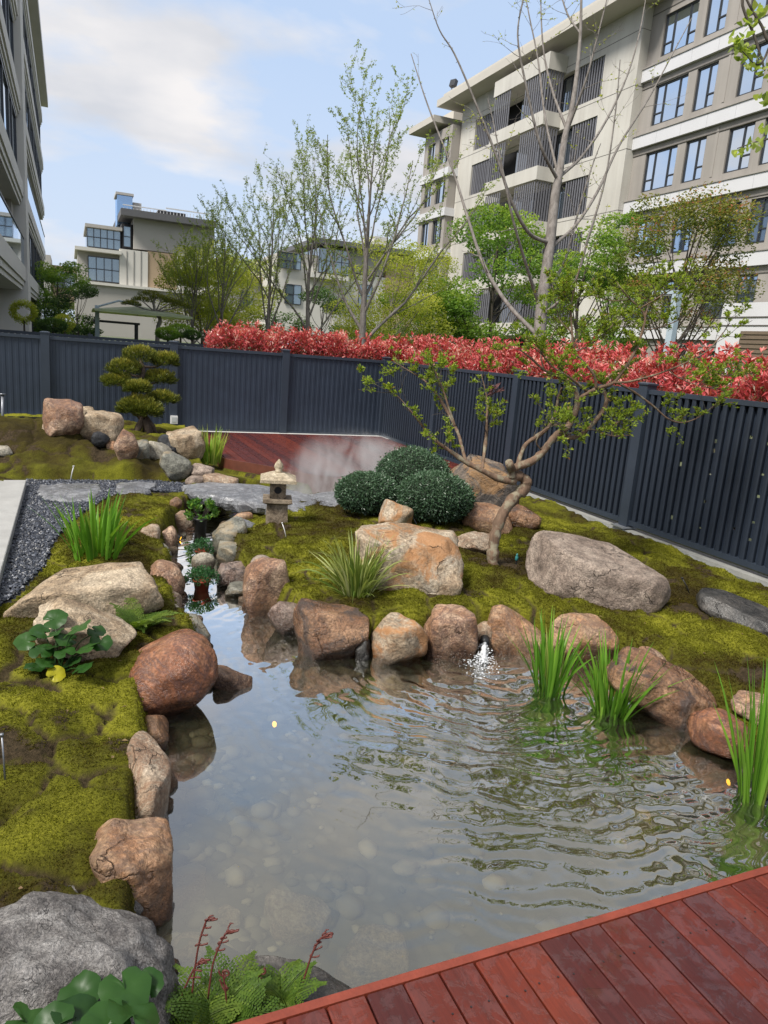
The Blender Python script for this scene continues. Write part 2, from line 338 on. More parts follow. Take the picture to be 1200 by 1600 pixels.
# ================================================================== boulders: photo box, base height, stone, shape, words
# (x0,y0,x1,y1, zbase, material, sink, boxy, flat_top, tilt, depth_ratio, label)
RK = [
 (28,872,238,968,.03,'tan',.35,.35,.45,-.12,.62,'large flat tan granite boulder just in front of the iris clump on the left bank'),
 (66,932,204,1030,.06,'tan',.3,.3,.3,.42,.7,'slanting tan boulder directly behind the round-leaved plant'),
 (172,976,330,1120,-.2,'red',.25,.12,0,-.55,.85,'large smooth wet red-brown boulder at the left edge of the pond'),
 (229,871,286,936,-.2,'pink',.3,.1,0,.25,1.0,'rounded reddish grey boulder at the stream edge beside the tan granite boulder'),
 (234,913,282,958,-.17,'beige',.3,.15,0,.3,1.0,'tan rounded stone touching the pond, right of the fern'),
 (244,940,284,990,-.17,'pale',.3,.2,0,.2,1.0,'pale grey stone just under the fern at the water'),
 (258,954,326,1012,-.2,'greygreen',.3,.25,.2,.2,.9,'grey layered boulder behind the large red boulder at the water'),
 (229,842,266,882,-.2,'greygreen',.3,.2,0,.5,1.0,'blue-grey wet stone on the left bank of the stream'),
 (245,820,277,860,-.2,'pink',.3,.3,0,-.4,.9,'upright pinkish brown stone left of the small black stream lamp'),
 (220,818,249,846,-.02,'beige',.3,.25,.2,0,1.0,'small pinkish beige stone set in moss above the stream'),
 (274,797,301,828,-.2,'beige',.3,.4,0,.2,1.0,'small wet tan rock left of the black flowerpot'),
 (266,775,284,792,.0,'orange',.3,.3,0,0,1.0,'tiny orange-brown stone in moss left of the stone bridge'),
 (192,1148,263,1298,-.2,'beige',.25,.35,.3,.12,2.2,'long tan stone with cracked top at the left shore of the pond'),
 (140,1262,262,1420,-.18,'orange',.3,.45,.3,.1,1.3,'rough orange-tan rock at the shore between long tan stone and grey limestone'),
 (213,1368,265,1430,-.2,'brown',.4,.15,.1,.2,1.3,'smooth brown stone half under water below the rough orange-tan rock'),
 (226,1108,262,1168,-.2,'orange',.3,.3,.1,.2,2.0,'small rusty stone tucked under the moss edge below the large red boulder'),
 (-90,1388,270,1690,-.12,'karst',.3,.02,.15,.2,.8,'huge rough pale grey limestone rock in the bottom left corner'),
 (86,1374,214,1440,-.1,'karst',.4,.3,.2,.2,.8,'grey limestone lump behind the huge corner limestone rock'),
 (335,1036,392,1074,-.2,'pink',.5,.4,.2,.2,.8,'lone angular pink-red stone standing out of the open pond'),
 (370,1503,560,1590,-.2,'darkwet',.3,.2,.45,.15,.6,'dark wet flat rock between the ferns and the wooden deck'),
 (301,862,334,890,-.2,'pale',.3,.12,0,0,1.0,'pale round stone in the stream between the two red flowerpots'),
 (334,806,384,870,-.2,'greygreen',.3,.5,.1,-.2,.9,'tall grey-green angular rock on the right bank of the stream'),
 (362,806,398,830,-.03,'slate',.5,.5,.5,.1,.8,'flat grey slate fragment on moss left of the stone lantern'),
 (364,799,394,818,-.1,'orange',.4,.3,0,0,.8,'small bright orange stone under the end of the stone bridge'),
 (342,842,403,886,-.2,'greygreen',.35,.35,.3,.12,.9,'grey wet boulder below the tall angular rock at the stream'),
 (342,876,406,916,-.2,'purple',.35,.35,.3,.1,.8,'layered purple-brown rock at the stream opposite the nearer red flowerpot'),
 (354,908,394,934,-.2,'greygreen',.4,.3,.4,.05,.9,'small slaty stone at the water under the layered purple-brown rock'),
 (383,868,455,960,-.2,'pink',.3,.35,.1,-.35,.75,'knobbly pink-brown rock at the mouth of the stream'),
 (393,865,424,892,-.02,'grey_brown',.3,.1,0,0,1.0,'small grey pebble-shaped stone above the knobbly pink-brown rock'),
 (421,931,484,990,-.2,'purple',.35,.25,.1,.35,.85,'dark purple wet stone left of the streaked brown boulder on the far shore'),
 (462,937,572,1026,-.2,'brown',.3,.45,.25,.05,.75,'brown boulder with dark streaks on the far shore below the sedge tuft'),
 (556,994,580,1030,-.2,'darkwet',.3,.3,0,0,1.0,'small dark stone wedged between brown boulder and tan block'),
 (583,958,666,1036,-.2,'tanrust',.3,.5,.3,0,.8,'tan blocky boulder in the middle of the far shore'),
 (662,944,744,1026,-.2,'pink',.3,.4,.2,-.05,.8,'reddish pink boulder left of the water jet'),
 (734,968,770,1014,-.2,'beige',.3,.3,.1,0,1.0,'narrow beige stone directly behind the water jet nozzle'),
 (763,942,852,1018,-.2,'orange',.3,.55,.05,.22,.7,'orange faceted boulder right of the water jet'),
 (866,953,962,1032,-.2,'orange',.3,.4,.25,.15,.7,'pinkish orange boulder behind the two iris clumps'),
 (956,1018,1112,1124,-.2,'brown',.3,.5,.25,.45,.6,'long dark brown sloping boulder right of the iris clumps'),
 (998,1010,1048,1044,-.05,'pink',.4,.4,.1,.3,.9,'pinkish stone leaning on the upper end of the long sloping boulder'),
 (1082,1106,1178,1180,-.2,'red',.3,.45,.15,.35,.8,'red-brown wedge stone below the long sloping boulder at the right shore'),
 (1152,1082,1250,1140,-.12,'pink',.3,.35,.3,.1,.9,'pale pink rock at the right frame edge behind the tall iris'),
 (560,818,718,922,.05,'tanrust',.25,.55,.5,.08,.72,'large flat-topped tan boulder with rusty face in the centre of the moss bank'),
 (829,838,1034,940,.02,'grey_brown',.25,.22,.4,.1,.62,'large grey-brown flat boulder on moss near the slatted fence'),
 (1096,928,1225,982,-.02,'darkwet',.4,.2,.4,.2,.7,'low dark grey flat stone on moss at the right frame edge'),
 (713,830,775,860,.06,'beige',.5,.3,.4,0,.8,'flat pinkish stone in moss left of the crooked tree trunk'),
 (594,780,644,824,.12,'tanrust',.3,.35,.1,.1,.9,'small tan rock in front of the clipped round shrubs'),
 (726,785,800,828,.08,'orange',.3,.45,.2,.1,.8,'orange-tan rock between the clipped shrubs and the crooked tree'),
 (794,788,844,828,.06,'brown',.3,.35,.1,.15,.9,'brown rock right behind the crooked tree trunk'),
 (702,711,808,806,.06,'patchy',.25,.4,.15,.1,.7,'big dark boulder with orange patches near the fence behind the shrubs'),
 (71,624,127,672,.50,'pink',.3,.45,.35,.05,.8,'tall pinkish rock on top of the moss mound at the back left'),
 (69,642,110,672,.47,'beige',.3,.4,.1,-.1,.7,'lower beige rock leaning against the tall pinkish mound-top rock'),
 (124,634,147,654,.45,'tan',.3,.2,0,0,1.0,'small tan stone peeking out behind the broad mound rock'),
 (126,641,189,684,.40,'tan',.3,.4,.3,.15,.8,'broad tan rock beside the tall pinkish rock on the moss mound'),
 (144,674,170,695,.36,'black',.3,.3,0,.2,1.0,'small black stone below the broad tan mound rock'),
 (163,670,183,691,.33,'pink',.3,.3,0,0,1.0,'small pink round stone below the broad tan mound rock'),
 (180,669,215,716,.25,'pink',.3,.45,.05,.6,.8,'reddish speckled rock stepping down from the mound rocks'),
 (166,688,185,704,.28,'orange',.3,.3,0,0,1.0,'tiny orange stone left of the reddish speckled rock'),
 (208,687,233,718,.20,'greygreen',.3,.5,.2,-.1,.8,'narrow upright grey rock between reddish rock and pale wedge'),
 (229,687,267,718,.18,'pale',.3,.4,.1,.4,.8,'pale wedge-shaped stone below the cloud-pruned pine'),
 (248,678,282,710,.20,'black',.3,.15,0,.3,.9,'round black boulder right of the pale wedge-shaped stone'),
 (263,666,318,714,.16,'tan',.3,.5,.4,0,.8,'blocky tan boulder right of the cloud-pruned pine by the far grass tuft'),
 (252,704,297,742,.10,'greygreen',.3,.35,.15,.25,.8,'grey-green smooth boulder below the round black boulder'),
 (262,729,279,743,.07,'pink',.3,.3,0,0,1.0,'tiny pink stone at the foot of the grey-green smooth boulder'),
 (299,724,334,750,.05,'grey_brown',.3,.4,.1,.2,.8,'dark ribbed rock in front of the far grass tuft'),
 (320,739,370,760,.04,'beige',.4,.4,.3,0,.8,'low beige rock just behind the stone bridge'),
 (291,743,322,756,.04,'grey_brown',.4,.3,.3,0,.9,'small flat grey stone at the moss edge behind the stone bridge'),
 (-16,696,16,709,.25,'pale',.4,.3,.3,0,.9,'pale stone in the moss mound at the left frame edge'),
 # under water
 (236,1350,330,1475,-.42,'sub',.3,.3,.3,.1,1.3,'big submerged tan stone beside the left shore near the limestone'),
 (335,1415,385,1470,-.5,'sub',.3,.3,.3,.1,.9,'submerged pale stone in the clear shallow water near the ferns'),
 (410,1380,520,1480,-.5,'sub',.3,.3,.4,.1,.9,'wide submerged stone in the middle of the clear shallow water'),
 (525,1462,640,1530,-.42,'sub',.3,.3,.3,0,.9,'submerged rounded stone beside the deck edge'),
 (265,1460,330,1520,-.4,'sub',.3,.25,.3,0,.9,'submerged stone in front of the huge limestone rock'),
 (470,1035,560,1085,-.36,'sub',.3,.2,.4,0,.9,'oval submerged stone below the streaked brown boulder'),
 (390,960,470,1005,-.3,'sub',.3,.3,.4,.2,.8,'submerged flat tan ledge at the stream mouth'),
 (900,1118,1010,1170,-.36,'sub',.3,.35,.3,.2,.8,'submerged wedge stone in front of the iris clumps'),
 (800,1090,890,1135,-.36,'sub',.3,.35,.3,-.2,.8,'submerged stone left of the nearer iris clump'),
 (1110,1280,1230,1340,-.4,'sub',.3,.3,.3,.1,.9,'submerged brown stone by the deck at the right frame edge'),
 (690,1025,775,1062,-.34,'sub',.3,.35,.3,.1,.9,'submerged stone under the water jet'),
]
def rock_place(x0, y0, x1, y1, zb, ratio):
    cx, cy = (x0+x1)/2, (y0+y1)/2
    p = at(cx, y1, z=zb); w = depth(p); hz = .1; dy = .1
    for _ in range(4):
        wd = (x1-x0)*w/F_PX; ha = (y1-y0)*w/F_PX
        d = ray(cx, cy); th = math.atan2(-d[2], math.hypot(d[0], d[1]))
        dy = min(ratio*wd, .62*ha/max(math.sin(th), .05)); hz = max((ha-.72*dy*math.sin(th))/math.cos(th), .3*ha)
        c = at(cx, cy, z=zb+hz/2); w = depth(c)
    return c, wd, dy, hz
_ico = {}
def ico(sub):
    if sub not in _ico:
        import bmesh
        b = bmesh.new(); bmesh.ops.create_icosphere(b, subdivisions=sub, radius=1.0)
        b.verts.ensure_lookup_table()
        _ico[sub] = (np.array([v.co[:] for v in b.verts]), np.array([[v.index for v in f.verts] for f in b.faces])); b.free()
    return _ico[sub]
def rock_shape(dims, seed, boxy, flat, tilt, sub, rough=1.0):
    rg = np.random.default_rng(seed); V, Fc = ico(sub); v = V.copy()
    p = 2+boxy*5; r = (np.abs(v)**p).sum(1)**(-1/p); v = v*r[:, None]
    for k in range(int(5+boxy*13)):
        n = rg.normal(size=3); n /= np.linalg.norm(n)
        dd = rg.uniform(.72, .96) if boxy > .2 else rg.uniform(.84, .97)
        s = v @ n - dd; v = v - np.outer(np.where(s > 0, s*.92, 0), n)
    if flat:
        n = np.array([rg.normal()*.08, -.12+rg.normal()*.06, 1.]); n /= np.linalg.norm(n); s = v @ n - (1-flat*.75)
        v = v - np.outer(np.where(s > 0, s*.93, 0), n)
    off = rg.uniform(0, 90, 3); asp = np.array(dims)/max(dims)
    nz = np.array([mn.fractal(Vector(q*asp*1.6+off), .9, 2.1, 5) for q in v])
    nz2 = np.array([mn.noise(Vector(q*asp*.9+off+7)) for q in v])
    if rough > 1.5:
        rd = np.array([mn.ridged_multi_fractal(Vector(q*asp*2.6+off), .9, 2.1, 6, .9, 2.) for q in v]); v = v*(1+.05*(rd-1.2)+.07*nz)[:, None]
    v = v*(1+(.060*nz*rough+.08*nz2)*(0.7+boxy))[:, None]
    if boxy > .2:      # chips and ledges
        nl = np.array([mn.noise(Vector(q*asp*3.1+off+31)) for q in v]); st2 = np.floor(nl*5)/5; v = v*(1+.05*(st2-nl*.3))[:, None]
    if tilt:
        v[:, 2] *= .66 if abs(tilt) < .8 else 1.
        c, s_ = math.cos(tilt), math.sin(tilt); x = v[:, 0].copy()*dims[0]; z = v[:, 2].copy()*dims[2]
        v[:, 0] = (c*x+s_*z)/dims[0]; v[:, 2] = (-s_*x+c*z)/dims[2]
    lo, hi = v.min(0), v.max(0); v = (v-(lo+hi)/2)/(hi-lo)
    m = MB(); m.add(v*np.array(dims), Fc); return m
CTRL = []
ROCK_PLACED = []
for i, (x0, y0, x1, y1, zb, mt, sink, boxy, flat, tilt, ratio, lab) in enumerate(RK):
    ex, ey = (x1-x0)*.045, (y1-y0)*.03
    c, wd, dy, hz_ = rock_place(x0-ex, y0-ey, x1+ex, y1+ey, zb, ratio)
    if mt == 'sub':
        hz_ = min(hz_, .15); c = at((x0+x1)/2, (y0+y1)/2, z=-.255-hz_/2); wd = (x1-x0)*depth(c)/F_PX; dy = wd*ratio
    ROCK_PLACED.append((c, wd, dy, hz_))
    if zb > -.15 and mt not in ('sub', 'karst'): CTRL.append((c[0], c[1], zb+.01))

# ================================================================== ground beyond the garden
m, t, b, o = newmat('far_ground'); v = geovec(t)
t.links.new(ramp(t, noise_n(t, v, .6, 5), [(.35, (.05,.07,.025)), (.6, (.10,.11,.05)), (.75, (.2,.19,.17))]), b.inputs['Base Color']); b.inputs['Roughness'].default_value = .95
M['ground'] = m
GX0, GX1, GY0, GY1 = -3.2, 6.06, -1.5, 14.25
mb = MB(); R_ = 900
mb.add([(-R_,GY1,-.03),(R_,GY1,-.03),(R_,R_,-.03),(-R_,R_,-.03)], [(0,1,2,3)])
mb.add([(-R_,-R_,-.03),(R_,-R_,-.03),(R_,GY0,-.03),(-R_,GY0,-.03)], [(0,1,2,3)])
mb.add([(-R_,GY0,-.03),(GX0,GY0,-.03),(GX0,GY1,-.03),(-R_,GY1,-.03)], [(0,1,2,3)])
mb.add([(GX1,GY0,-.03),(R_,GY0,-.03),(R_,GY1,-.03),(GX1,GY1,-.03)], [(0,1,2,3)])
struct(mb.build('ground', M['ground']), label='ground around the garden and the buildings')

# ================================================================== garden terrain: moss banks, pond bed, gravel strip
PX_L = [(255,1490),(262,1400),(250,1330),(256,1280),(262,1200),(252,1130),(300,1100),(328,1060),(325,1005),(300,985),(285,940),(286,900),(268,872),(276,845),(290,825),(302,808),(325,796)]
PX_R = [(372,800),(352,832),(343,865),(355,905),(388,945),(440,985),(500,1016),(580,1032),(660,1025),(740,1012),(830,1012),(900,1025),(990,1062),(1080,1122),(1150,1172),(1200,1200)]
POND = [(.30,.9)] + [tuple(at(*p, z=WATER_Z)[:2]) for p in PX_L] + [(1.75,9.0),(2.2,9.75),(3.3,9.2),(2.6,8.55)] \
     + [tuple(at(*p, z=WATER_Z)[:2]) for p in PX_R] + [(4.1,2.1),(4.2,.9)]
POND = np.array(POND)
def sdist(P, poly):
    x, y = P[:, 0], P[:, 1]; d = np.full(len(P), 1e9); ins = np.zeros(len(P), bool); n = len(poly)
    for i in range(n):
        a, c = poly[i], poly[(i+1) % n]; e = c-a; q = P-a
        tt = np.clip((q @ e)/(e @ e + 1e-12), 0, 1); d = np.minimum(d, np.linalg.norm(q-tt[:, None]*e, axis=1))
        cond = (a[1] > y) != (c[1] > y)
        xi = a[0]+(y-a[1])*(c[0]-a[0])/(c[1]-a[1]+1e-12); ins ^= cond & (x < xi)
    return np.where(ins, -d, d)
GRAVEL = np.array([(-.62,4.2)] + [tuple(at(*p, z=0)[:2]) for p in [(0,948),(28,932),(72,885),(85,850),(105,825),(135,800),(165,782),(205,768),(285,772),(290,757),(240,752),(160,752),(62,752),(40,750)]] + [(-.62,9.3)])
CTRL += [(-.5,5.2,0.),(-.2,6.2,0.),(-.4,7.2,0.),(.0,8.0,0.),(.4,8.9,0.),(-.3,8.9,0.),(.9,8.8,.01),(-1.5,5,.0),(-1.5,8,.0),
 (-.33,3.5,.10),(-.3,4.4,.10),(.05,2.2,.02),(.36,3.3,.03),(-.25,2.4,.05),(.1,2.9,.07),(.15,4.2,.08),(-1.2,3.4,.1),(-.4,1.4,0.),(.1,1.6,-.05),
 (.33,6.3,.10),(.6,6.9,.12),(.95,7.7,.10),(.55,8.1,.10),(.75,5.9,.0),
 (-.35,11.5,.55),(-.95,11.3,.60),(-1.6,11.0,.58),(-.75,10.9,.56),(-.55,11.3,.58),(.1,11.2,.44),(.27,9.5,.03),(-.7,9.7,.04),(1.3,9.2,.02),(-.3,10.5,.36),(.55,10.6,.30),(-1.0,10.5,.36),(-.3,10.0,.16),(.4,9.95,.13),(-1.0,10.0,.17),(-.6,11.1,.5),(.2,11.0,.44),(-1.3,10.7,.4),(-.3,9.5,.03),
 (1.2,13.3,.2),(.4,13.5,.3),(-.6,13.4,.3),(2.0,13.2,.1),(1.0,12.3,.22),(1.5,10.6,.10),(1.9,11.2,.05),(1.6,9.6,.02),(2.6,11,.0),(4,11,.0),(5.8,11,.0),
 (6.0,3,-.02),(6.0,5,-.03),(6.0,7,-.02),(6.0,9,-.02),(6.0,13,-.02),(5.2,4.6,.01),(5.0,3.2,.01),(4.5,3.9,.06),(4.2,2.7,.05),(3.8,3.5,.07),
 (4.1,4.7,.06),(3.4,5.2,.10),(2.6,5.2,.10),(1.94,7.1,.10),(2.4,6.2,.12),(1.9,5.4,.11),(3.0,4.5,.08),(2.0,4.7,.08),(1.55,5.3,.07),(2.5,4.75,.10),(1.6,6.0,.07),(1.55,6.6,.06),(3.3,6.2,.12),(2.5,7.7,.08),(2.9,7.9,.08),
 (3.6,7.3,.13),(4.3,7.6,.12),(4.4,6.4,.09),(5.1,7.5,.05),(5.3,6.0,.02),(4.6,5.6,.05),(4.8,8.6,.05),(3.6,8.4,.06)]
CT = np.array(CTRL)
STEP = .025
gx = np.arange(GX0, GX1+1e-6, STEP); gy = np.arange(1.0, GY1+1e-6, STEP)
XX, YY = np.meshgrid(gx, gy); P2 = np.stack([XX.ravel(), YY.ravel()], 1)
num = np.zeros(len(P2)); den = np.zeros(len(P2))
for cx_, cy_, cz_ in CT:
    w_ = 1.0/(((P2[:, 0]-cx_)**2+(P2[:, 1]-cy_)**2)+.02)**1.6; num += w_*cz_; den += w_
BASE = num/den
DP = sdist(P2, POND); DG = sdist(P2, GRAVEL)
# moss mats: cells with seams
seeds = np.stack([RNG.uniform(GX0, GX1, 520), RNG.uniform(1, GY1, 520)], 1)
wob = np.array([(mn.noise(Vector((x*3.1, y*3.1, 0)))+.5*mn.noise(Vector((x*9, y*9, 3.)))) for x, y in P2])
wob2 = np.array([mn.noise(Vector((x*2.6+40, y*2.6, 5.))) for x, y in P2])
Q2 = P2 + np.stack([wob, wob2], 1)*.085
d1 = np.full(len(P2), 1e9); d2 = np.full(len(P2), 1e9)
for s_ in seeds:
    dd = np.hypot(Q2[:, 0]-s_[0], Q2[:, 1]-s_[1]); d2 = np.where(dd < d1, d1, np.minimum(d2, dd)); d1 = np.minimum(d1, dd)
SEAM = np.clip(1-(d2-d1)/.034, 0, 1)
seam_on = np.clip((wob2+.45)*4, 0, 1)             # seams show only here and there
SEAM = SEAM*seam_on
lump = np.array([mn.fractal(Vector((x*5.2, y*5.2, 1.7)), .8, 2.1, 4) for x, y in P2])
fine = np.array([mn.noise(Vector((x*31, y*31, 8.1))) for x, y in P2])
CUSH = np.clip((d2-d1)/.16, 0, 1)**.5*np.clip((wob2+.45)*4, 0, 1)
Z = BASE + .030*lump + .005*fine - .035*SEAM*SEAM + .030*(CUSH-.6)
inG = DG < 0
Z = np.where(inG, .0+.004*fine, Z)
# gravel edge: moss ends with a small step
st_ = np.clip(DG/.10, 0, 1); Z = np.where(~inG, Z*st_ + (1-st_)*.0, Z)
sh = np.clip((DP-.02)/.13, 0, 1); sh = sh*sh*(3-2*sh)
bed = -.27 - (.10+.18*np.clip((P2[:, 0]-1.0)/1.4, 0, 1))*np.clip(-DP/.55, 0, 1) + .018*lump
Z = np.where(DP > .02, bed+(Z-bed)*sh, bed)
FDK = np.array([tuple(at(*q, z=.14)[:2]) for q in [(332,700),(352,718),(395,727),(440,736),(485,745),(530,752),(575,757)]]+[(4.6,8.65),(5.3,8.8),(6.05,9.1),(6.05,14.3),(2.0,14.3)])
DD = sdist(P2, FDK); Z = np.where(DD < .0, np.minimum(Z, .0), np.where((DD < .9) & (P2[:, 0] > 1.7) & (P2[:, 1] < 12.2) & (P2[:, 1] > 8.6), np.minimum(Z, -.05+.16*np.clip(DD/.9, 0, 1)), Z))
SX, SY = len(gx), len(gy)
ii = (np.arange(SY-1)[:, None]*SX+np.arange(SX-1)[None, :]).ravel()
QUADS = np.stack([ii, ii+1, ii+SX+1, ii+SX], 1)
TV = np.stack([P2[:, 0], P2[:, 1], Z], 1)
qc = QUADS.mean(1).astype(int)
kind = np.where(DP[QUADS].mean(1) < .06, 1, np.where(DG[QUADS].mean(1) < 0, 2, 0))
PATCH = np.array([mn.fractal(Vector((x*1.25+9, y*1.25, 4.)), .7, 2.1, 5) for x, y in P2])
MOSSY = np.clip(.5+.62*PATCH+.10*lump, 0, 1)       # 0 brown dying moss .. 1 fresh yellow-green
BROWN = np.array([mn.fractal(Vector((x*2.3+3, y*2.3, 6.)), .6, 2.2, 5) for x, y in P2])
_tb = at(772, 886, z=.09); BROWN = BROWN+1.1*np.exp(-((P2[:, 0]-_tb[0])**2+(P2[:, 1]-_tb[1])**2)/.03)
BROWN = BROWN+.7*np.exp(-((P2[:, 0]+.15)**2+(P2[:, 1]-2.2)**2)/.05)
_gp = at(190, 1150, z=.05); MOSSY = MOSSY+.35*np.exp(-((P2[:, 0]-_gp[0])**2/.03+(P2[:, 1]-_gp[1])**2/.06))+.10*np.exp(-((P2[:, 0]+.1)**2+(P2[:, 1]-3.4)**2)/.8)
BARE = np.clip((BROWN-.46)/.22, 0, 1)
MOSSY = MOSSY*(1-.55*np.exp(-(((P2[:, 0]+.3)/1.5)**2+((P2[:, 1]-10.7)/.95)**2)))     # the mound at the back is browner
MOSSY = np.clip(MOSSY+.10, 0, 1.1)*(1-.45*np.clip((BROWN-.15)/.4, 0, 1))*(1-.5*np.exp(-(((P2[:, 0]+.3)/1.7)**4+((P2[:, 1]-10.9)/1.1)**4)))
def sub_terrain(k, name, mat):
    q = QUADS[kind == k]; u, inv = np.unique(q, return_inverse=True)
    mbx = MB(); mbx.add(TV[u], inv.reshape(-1, 4), np.clip(np.maximum(SEAM[u], BARE[u]), 0, 1)); ob = mbx.build(name, mat, None, True)
    a2 = ob.data.attributes.new('p', 'FLOAT', 'POINT'); a2.data.foreach_set('value', MOSSY[u].astype(np.float32)); return ob
# moss
m, t, b, o = newmat('moss'); v = geovec(t)
pa = N(t, 'ShaderNodeAttribute', attribute_name='p').outputs['Fac']
mid = noise_n(t, v, 9., 8, .72, .3); fin = noise_n(t, v, 70., 5, .75)
mx = math_n(t, 'ADD', math_n(t, 'MULTIPLY', pa, .8), math_n(t, 'MULTIPLY', mid, .34))
col = ramp(t, mx, [(.2, (.030,.022,.007)), (.36, (.052,.042,.007)), (.52, (.078,.075,.008)), (.70, (.125,.125,.010)), (.95, (.20,.195,.017))])
col = mix(t, .7, col, ramp(t, fin, [(.3, g(.15)), (.7, g(.78))]), 'OVERLAY')
sa = N(t, 'ShaderNodeAttribute', attribute_name='v')
col = mix(t, ramp(t, sa.outputs['Fac'], [(.15, g(0)), (.7, g(.95))]), col, ramp(t, noise_n(t, v, 45., 5, .7), [(.35, (.020,.015,.008)), (.65, (.075,.052,.030))]))
t.links.new(col, b.inputs['Base Color']); b.inputs['Roughness'].default_value = .95; b.inputs['Specular IOR Level'].default_value = .15
hh = math_n(t, 'ADD', math_n(t, 'MULTIPLY', mid, .8), math_n(t, 'MULTIPLY', noise_n(t, v, 60., 6, .75), .5)); bump(t, b, hh, .03)
M['moss'] = m
struct(sub_terrain(0, 'moss_ground', M['moss']), label='green and brown moss banks around the pond')
# pond bed
m, t, b, o = newmat('pond_bed'); v = geovec(t)
vo = N(t, 'ShaderNodeTexVoronoi', Scale=16.); t.links.new(v, vo.inputs['Vector'])
pc = ramp(t, N(t, 'ShaderNodeSeparateColor').outputs[0], [(0, g(.5)), (1, g(.5))])
sepc = [n for n in t.nodes if n.bl_idname == 'ShaderNodeSeparateColor'][0]; t.links.new(vo.outputs['Color'], sepc.inputs[0])
pc = ramp(t, sepc.outputs[0], [(0, (.05,.047,.033)), (.5, (.12,.11,.08)), (1, (.24,.215,.16))])
col = mix(t, ramp(t, vo.outputs['Distance'], [(.2, g(0)), (.75, g(.8))]), pc, (.035,.033,.024))
col = mix(t, ramp(t, noise_n(t, v, 1.4, 5), [(.4, g(0)), (.65, g(.75))]), col, (.08,.076,.054))
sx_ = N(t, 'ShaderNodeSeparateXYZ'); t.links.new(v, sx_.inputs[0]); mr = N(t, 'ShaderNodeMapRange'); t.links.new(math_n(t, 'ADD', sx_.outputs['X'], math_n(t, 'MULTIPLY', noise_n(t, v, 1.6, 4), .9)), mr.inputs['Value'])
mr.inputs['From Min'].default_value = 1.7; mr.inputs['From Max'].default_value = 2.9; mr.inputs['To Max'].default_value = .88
col = mix(t, mr.outputs[0], col, mix(t, noise_n(t, v, 9., 5), (.055,.052,.026), (.13,.115,.06)))     # olive silt, darker to the right: light lost in deeper water painted in
t.links.new(col, b.inputs['Base Color']); b.inputs['Roughness'].default_value = .9
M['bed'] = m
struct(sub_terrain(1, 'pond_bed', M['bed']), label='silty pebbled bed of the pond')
M['gravelbase'] = m_plain('gravel_base', (.022,.025,.034), .8, var=.4, scale=60, bmp=.01)
struct(sub_terrain(2, 'gravel_path', M['gravelbase']), label='bed of the dark gravel path')
def ground_z(x, y):
    i = int(round((x-GX0)/STEP)); j = int(round((y-1.0)/STEP))
    return float(Z[min(max(j, 0), SY-1)*SX+min(max(i, 0), SX-1)])

# dark blue-grey gravel
inner = (DG < -.015) & (DP > .1)
cand = P2[inner & (P2[:, 0] > -.6)]
pk = cand[RNG.integers(0, len(cand), 15000)] + RNG.uniform(-STEP/2, STEP/2, (15000, 2))
octv = np.array([(1,0,0),(0,1,0),(-1,0,0),(0,-1,0),(0,0,1),(0,0,-1)], float); octf = np.array([(0,1,4),(1,2,4),(2,3,4),(3,0,4),(1,0,5),(2,1,5),(3,2,5),(0,3,5)])
r_ = RNG.uniform(.008, .018, (15000, 1, 1))*np.concatenate([RNG.uniform(.7, 1.5, (15000, 1, 2)), RNG.uniform(.5, .9, (15000, 1, 1))], 2)
ang = RNG.uniform(0, 6.28, 15000); ca, sa_ = np.cos(ang), np.sin(ang)
vv = octv[None]*r_; vx = vv[..., 0]*ca[:, None]-vv[..., 1]*sa_[:, None]; vy = vv[..., 0]*sa_[:, None]+vv[..., 1]*ca[:, None]
tz = RNG.normal(0, .35, (15000, 1)); vz = vv[..., 2]+vx*tz
PV = np.stack([vx+pk[:, :1], vy+pk[:, 1:], vz+.012+RNG.uniform(0, .012, (15000, 1))], 2)
mb = MB(); mb.add(PV.reshape(-1, 3), (octf[None]+np.arange(15000)[:, None, None]*6).reshape(-1, 3), np.repeat(RNG.random(15000), 6))
m, t, b, o = newmat('gravel_stone'); a_ = N(t, 'ShaderNodeAttribute', attribute_name='v')
t.links.new(ramp(t, a_.outputs['Fac'], [(0, (.008,.010,.016)), (.55, (.024,.029,.043)), (.9, (.06,.068,.09)), (1, (.17,.18,.21))]), b.inputs['Base Color']); b.inputs['Roughness'].default_value = .42
M['gravel'] = m
struct(mb.build('gravel', M['gravel']), 'stuff', 'dark blue-grey gravel between the paving and the moss')

# pebbles on the pond bed
inp = P2[(DP < -.03) & (P2[:, 1] < 8.6) & (P2[:, 0] < 3.9)]; n_ = 1900
wts = 1/(.6+inp[:, 1])*(np.exp(DP[(DP < -.03) & (P2[:, 1] < 8.6) & (P2[:, 0] < 3.9)]*3.2)+.05); wts *= np.where(inp[:, 0] < 1.9, 1.6, .7); wts /= wts.sum()
pk = inp[RNG.choice(len(inp), n_, p=wts)] + RNG.uniform(-.012, .012, (n_, 2))
iv, if_ = ico(1); iv = iv*1.0
sz = (.012+.06*RNG.random((n_, 1, 1))**2.2)*np.concatenate([RNG.uniform(.7, 1.3, (n_, 1, 2)), RNG.uniform(.35, .6, (n_, 1, 1))], 2)
vv = iv[None]*sz*RNG.uniform(.85, 1.12, (n_, len(iv), 1)); zz = np.array([ground_z(x, y) for x, y in pk])
PV = vv+np.concatenate([pk, zz[:, None]+.004], 1)[:, None, :]
mb = MB(); mb.add(PV.reshape(-1, 3), (if_[None]+np.arange(n_)[:, None, None]*len(iv)).reshape(-1, 3), np.repeat(RNG.random(n_), len(iv)))
m, t, b, o = newmat('pond_pebble'); a_ = N(t, 'ShaderNodeAttribute', attribute_name='v')
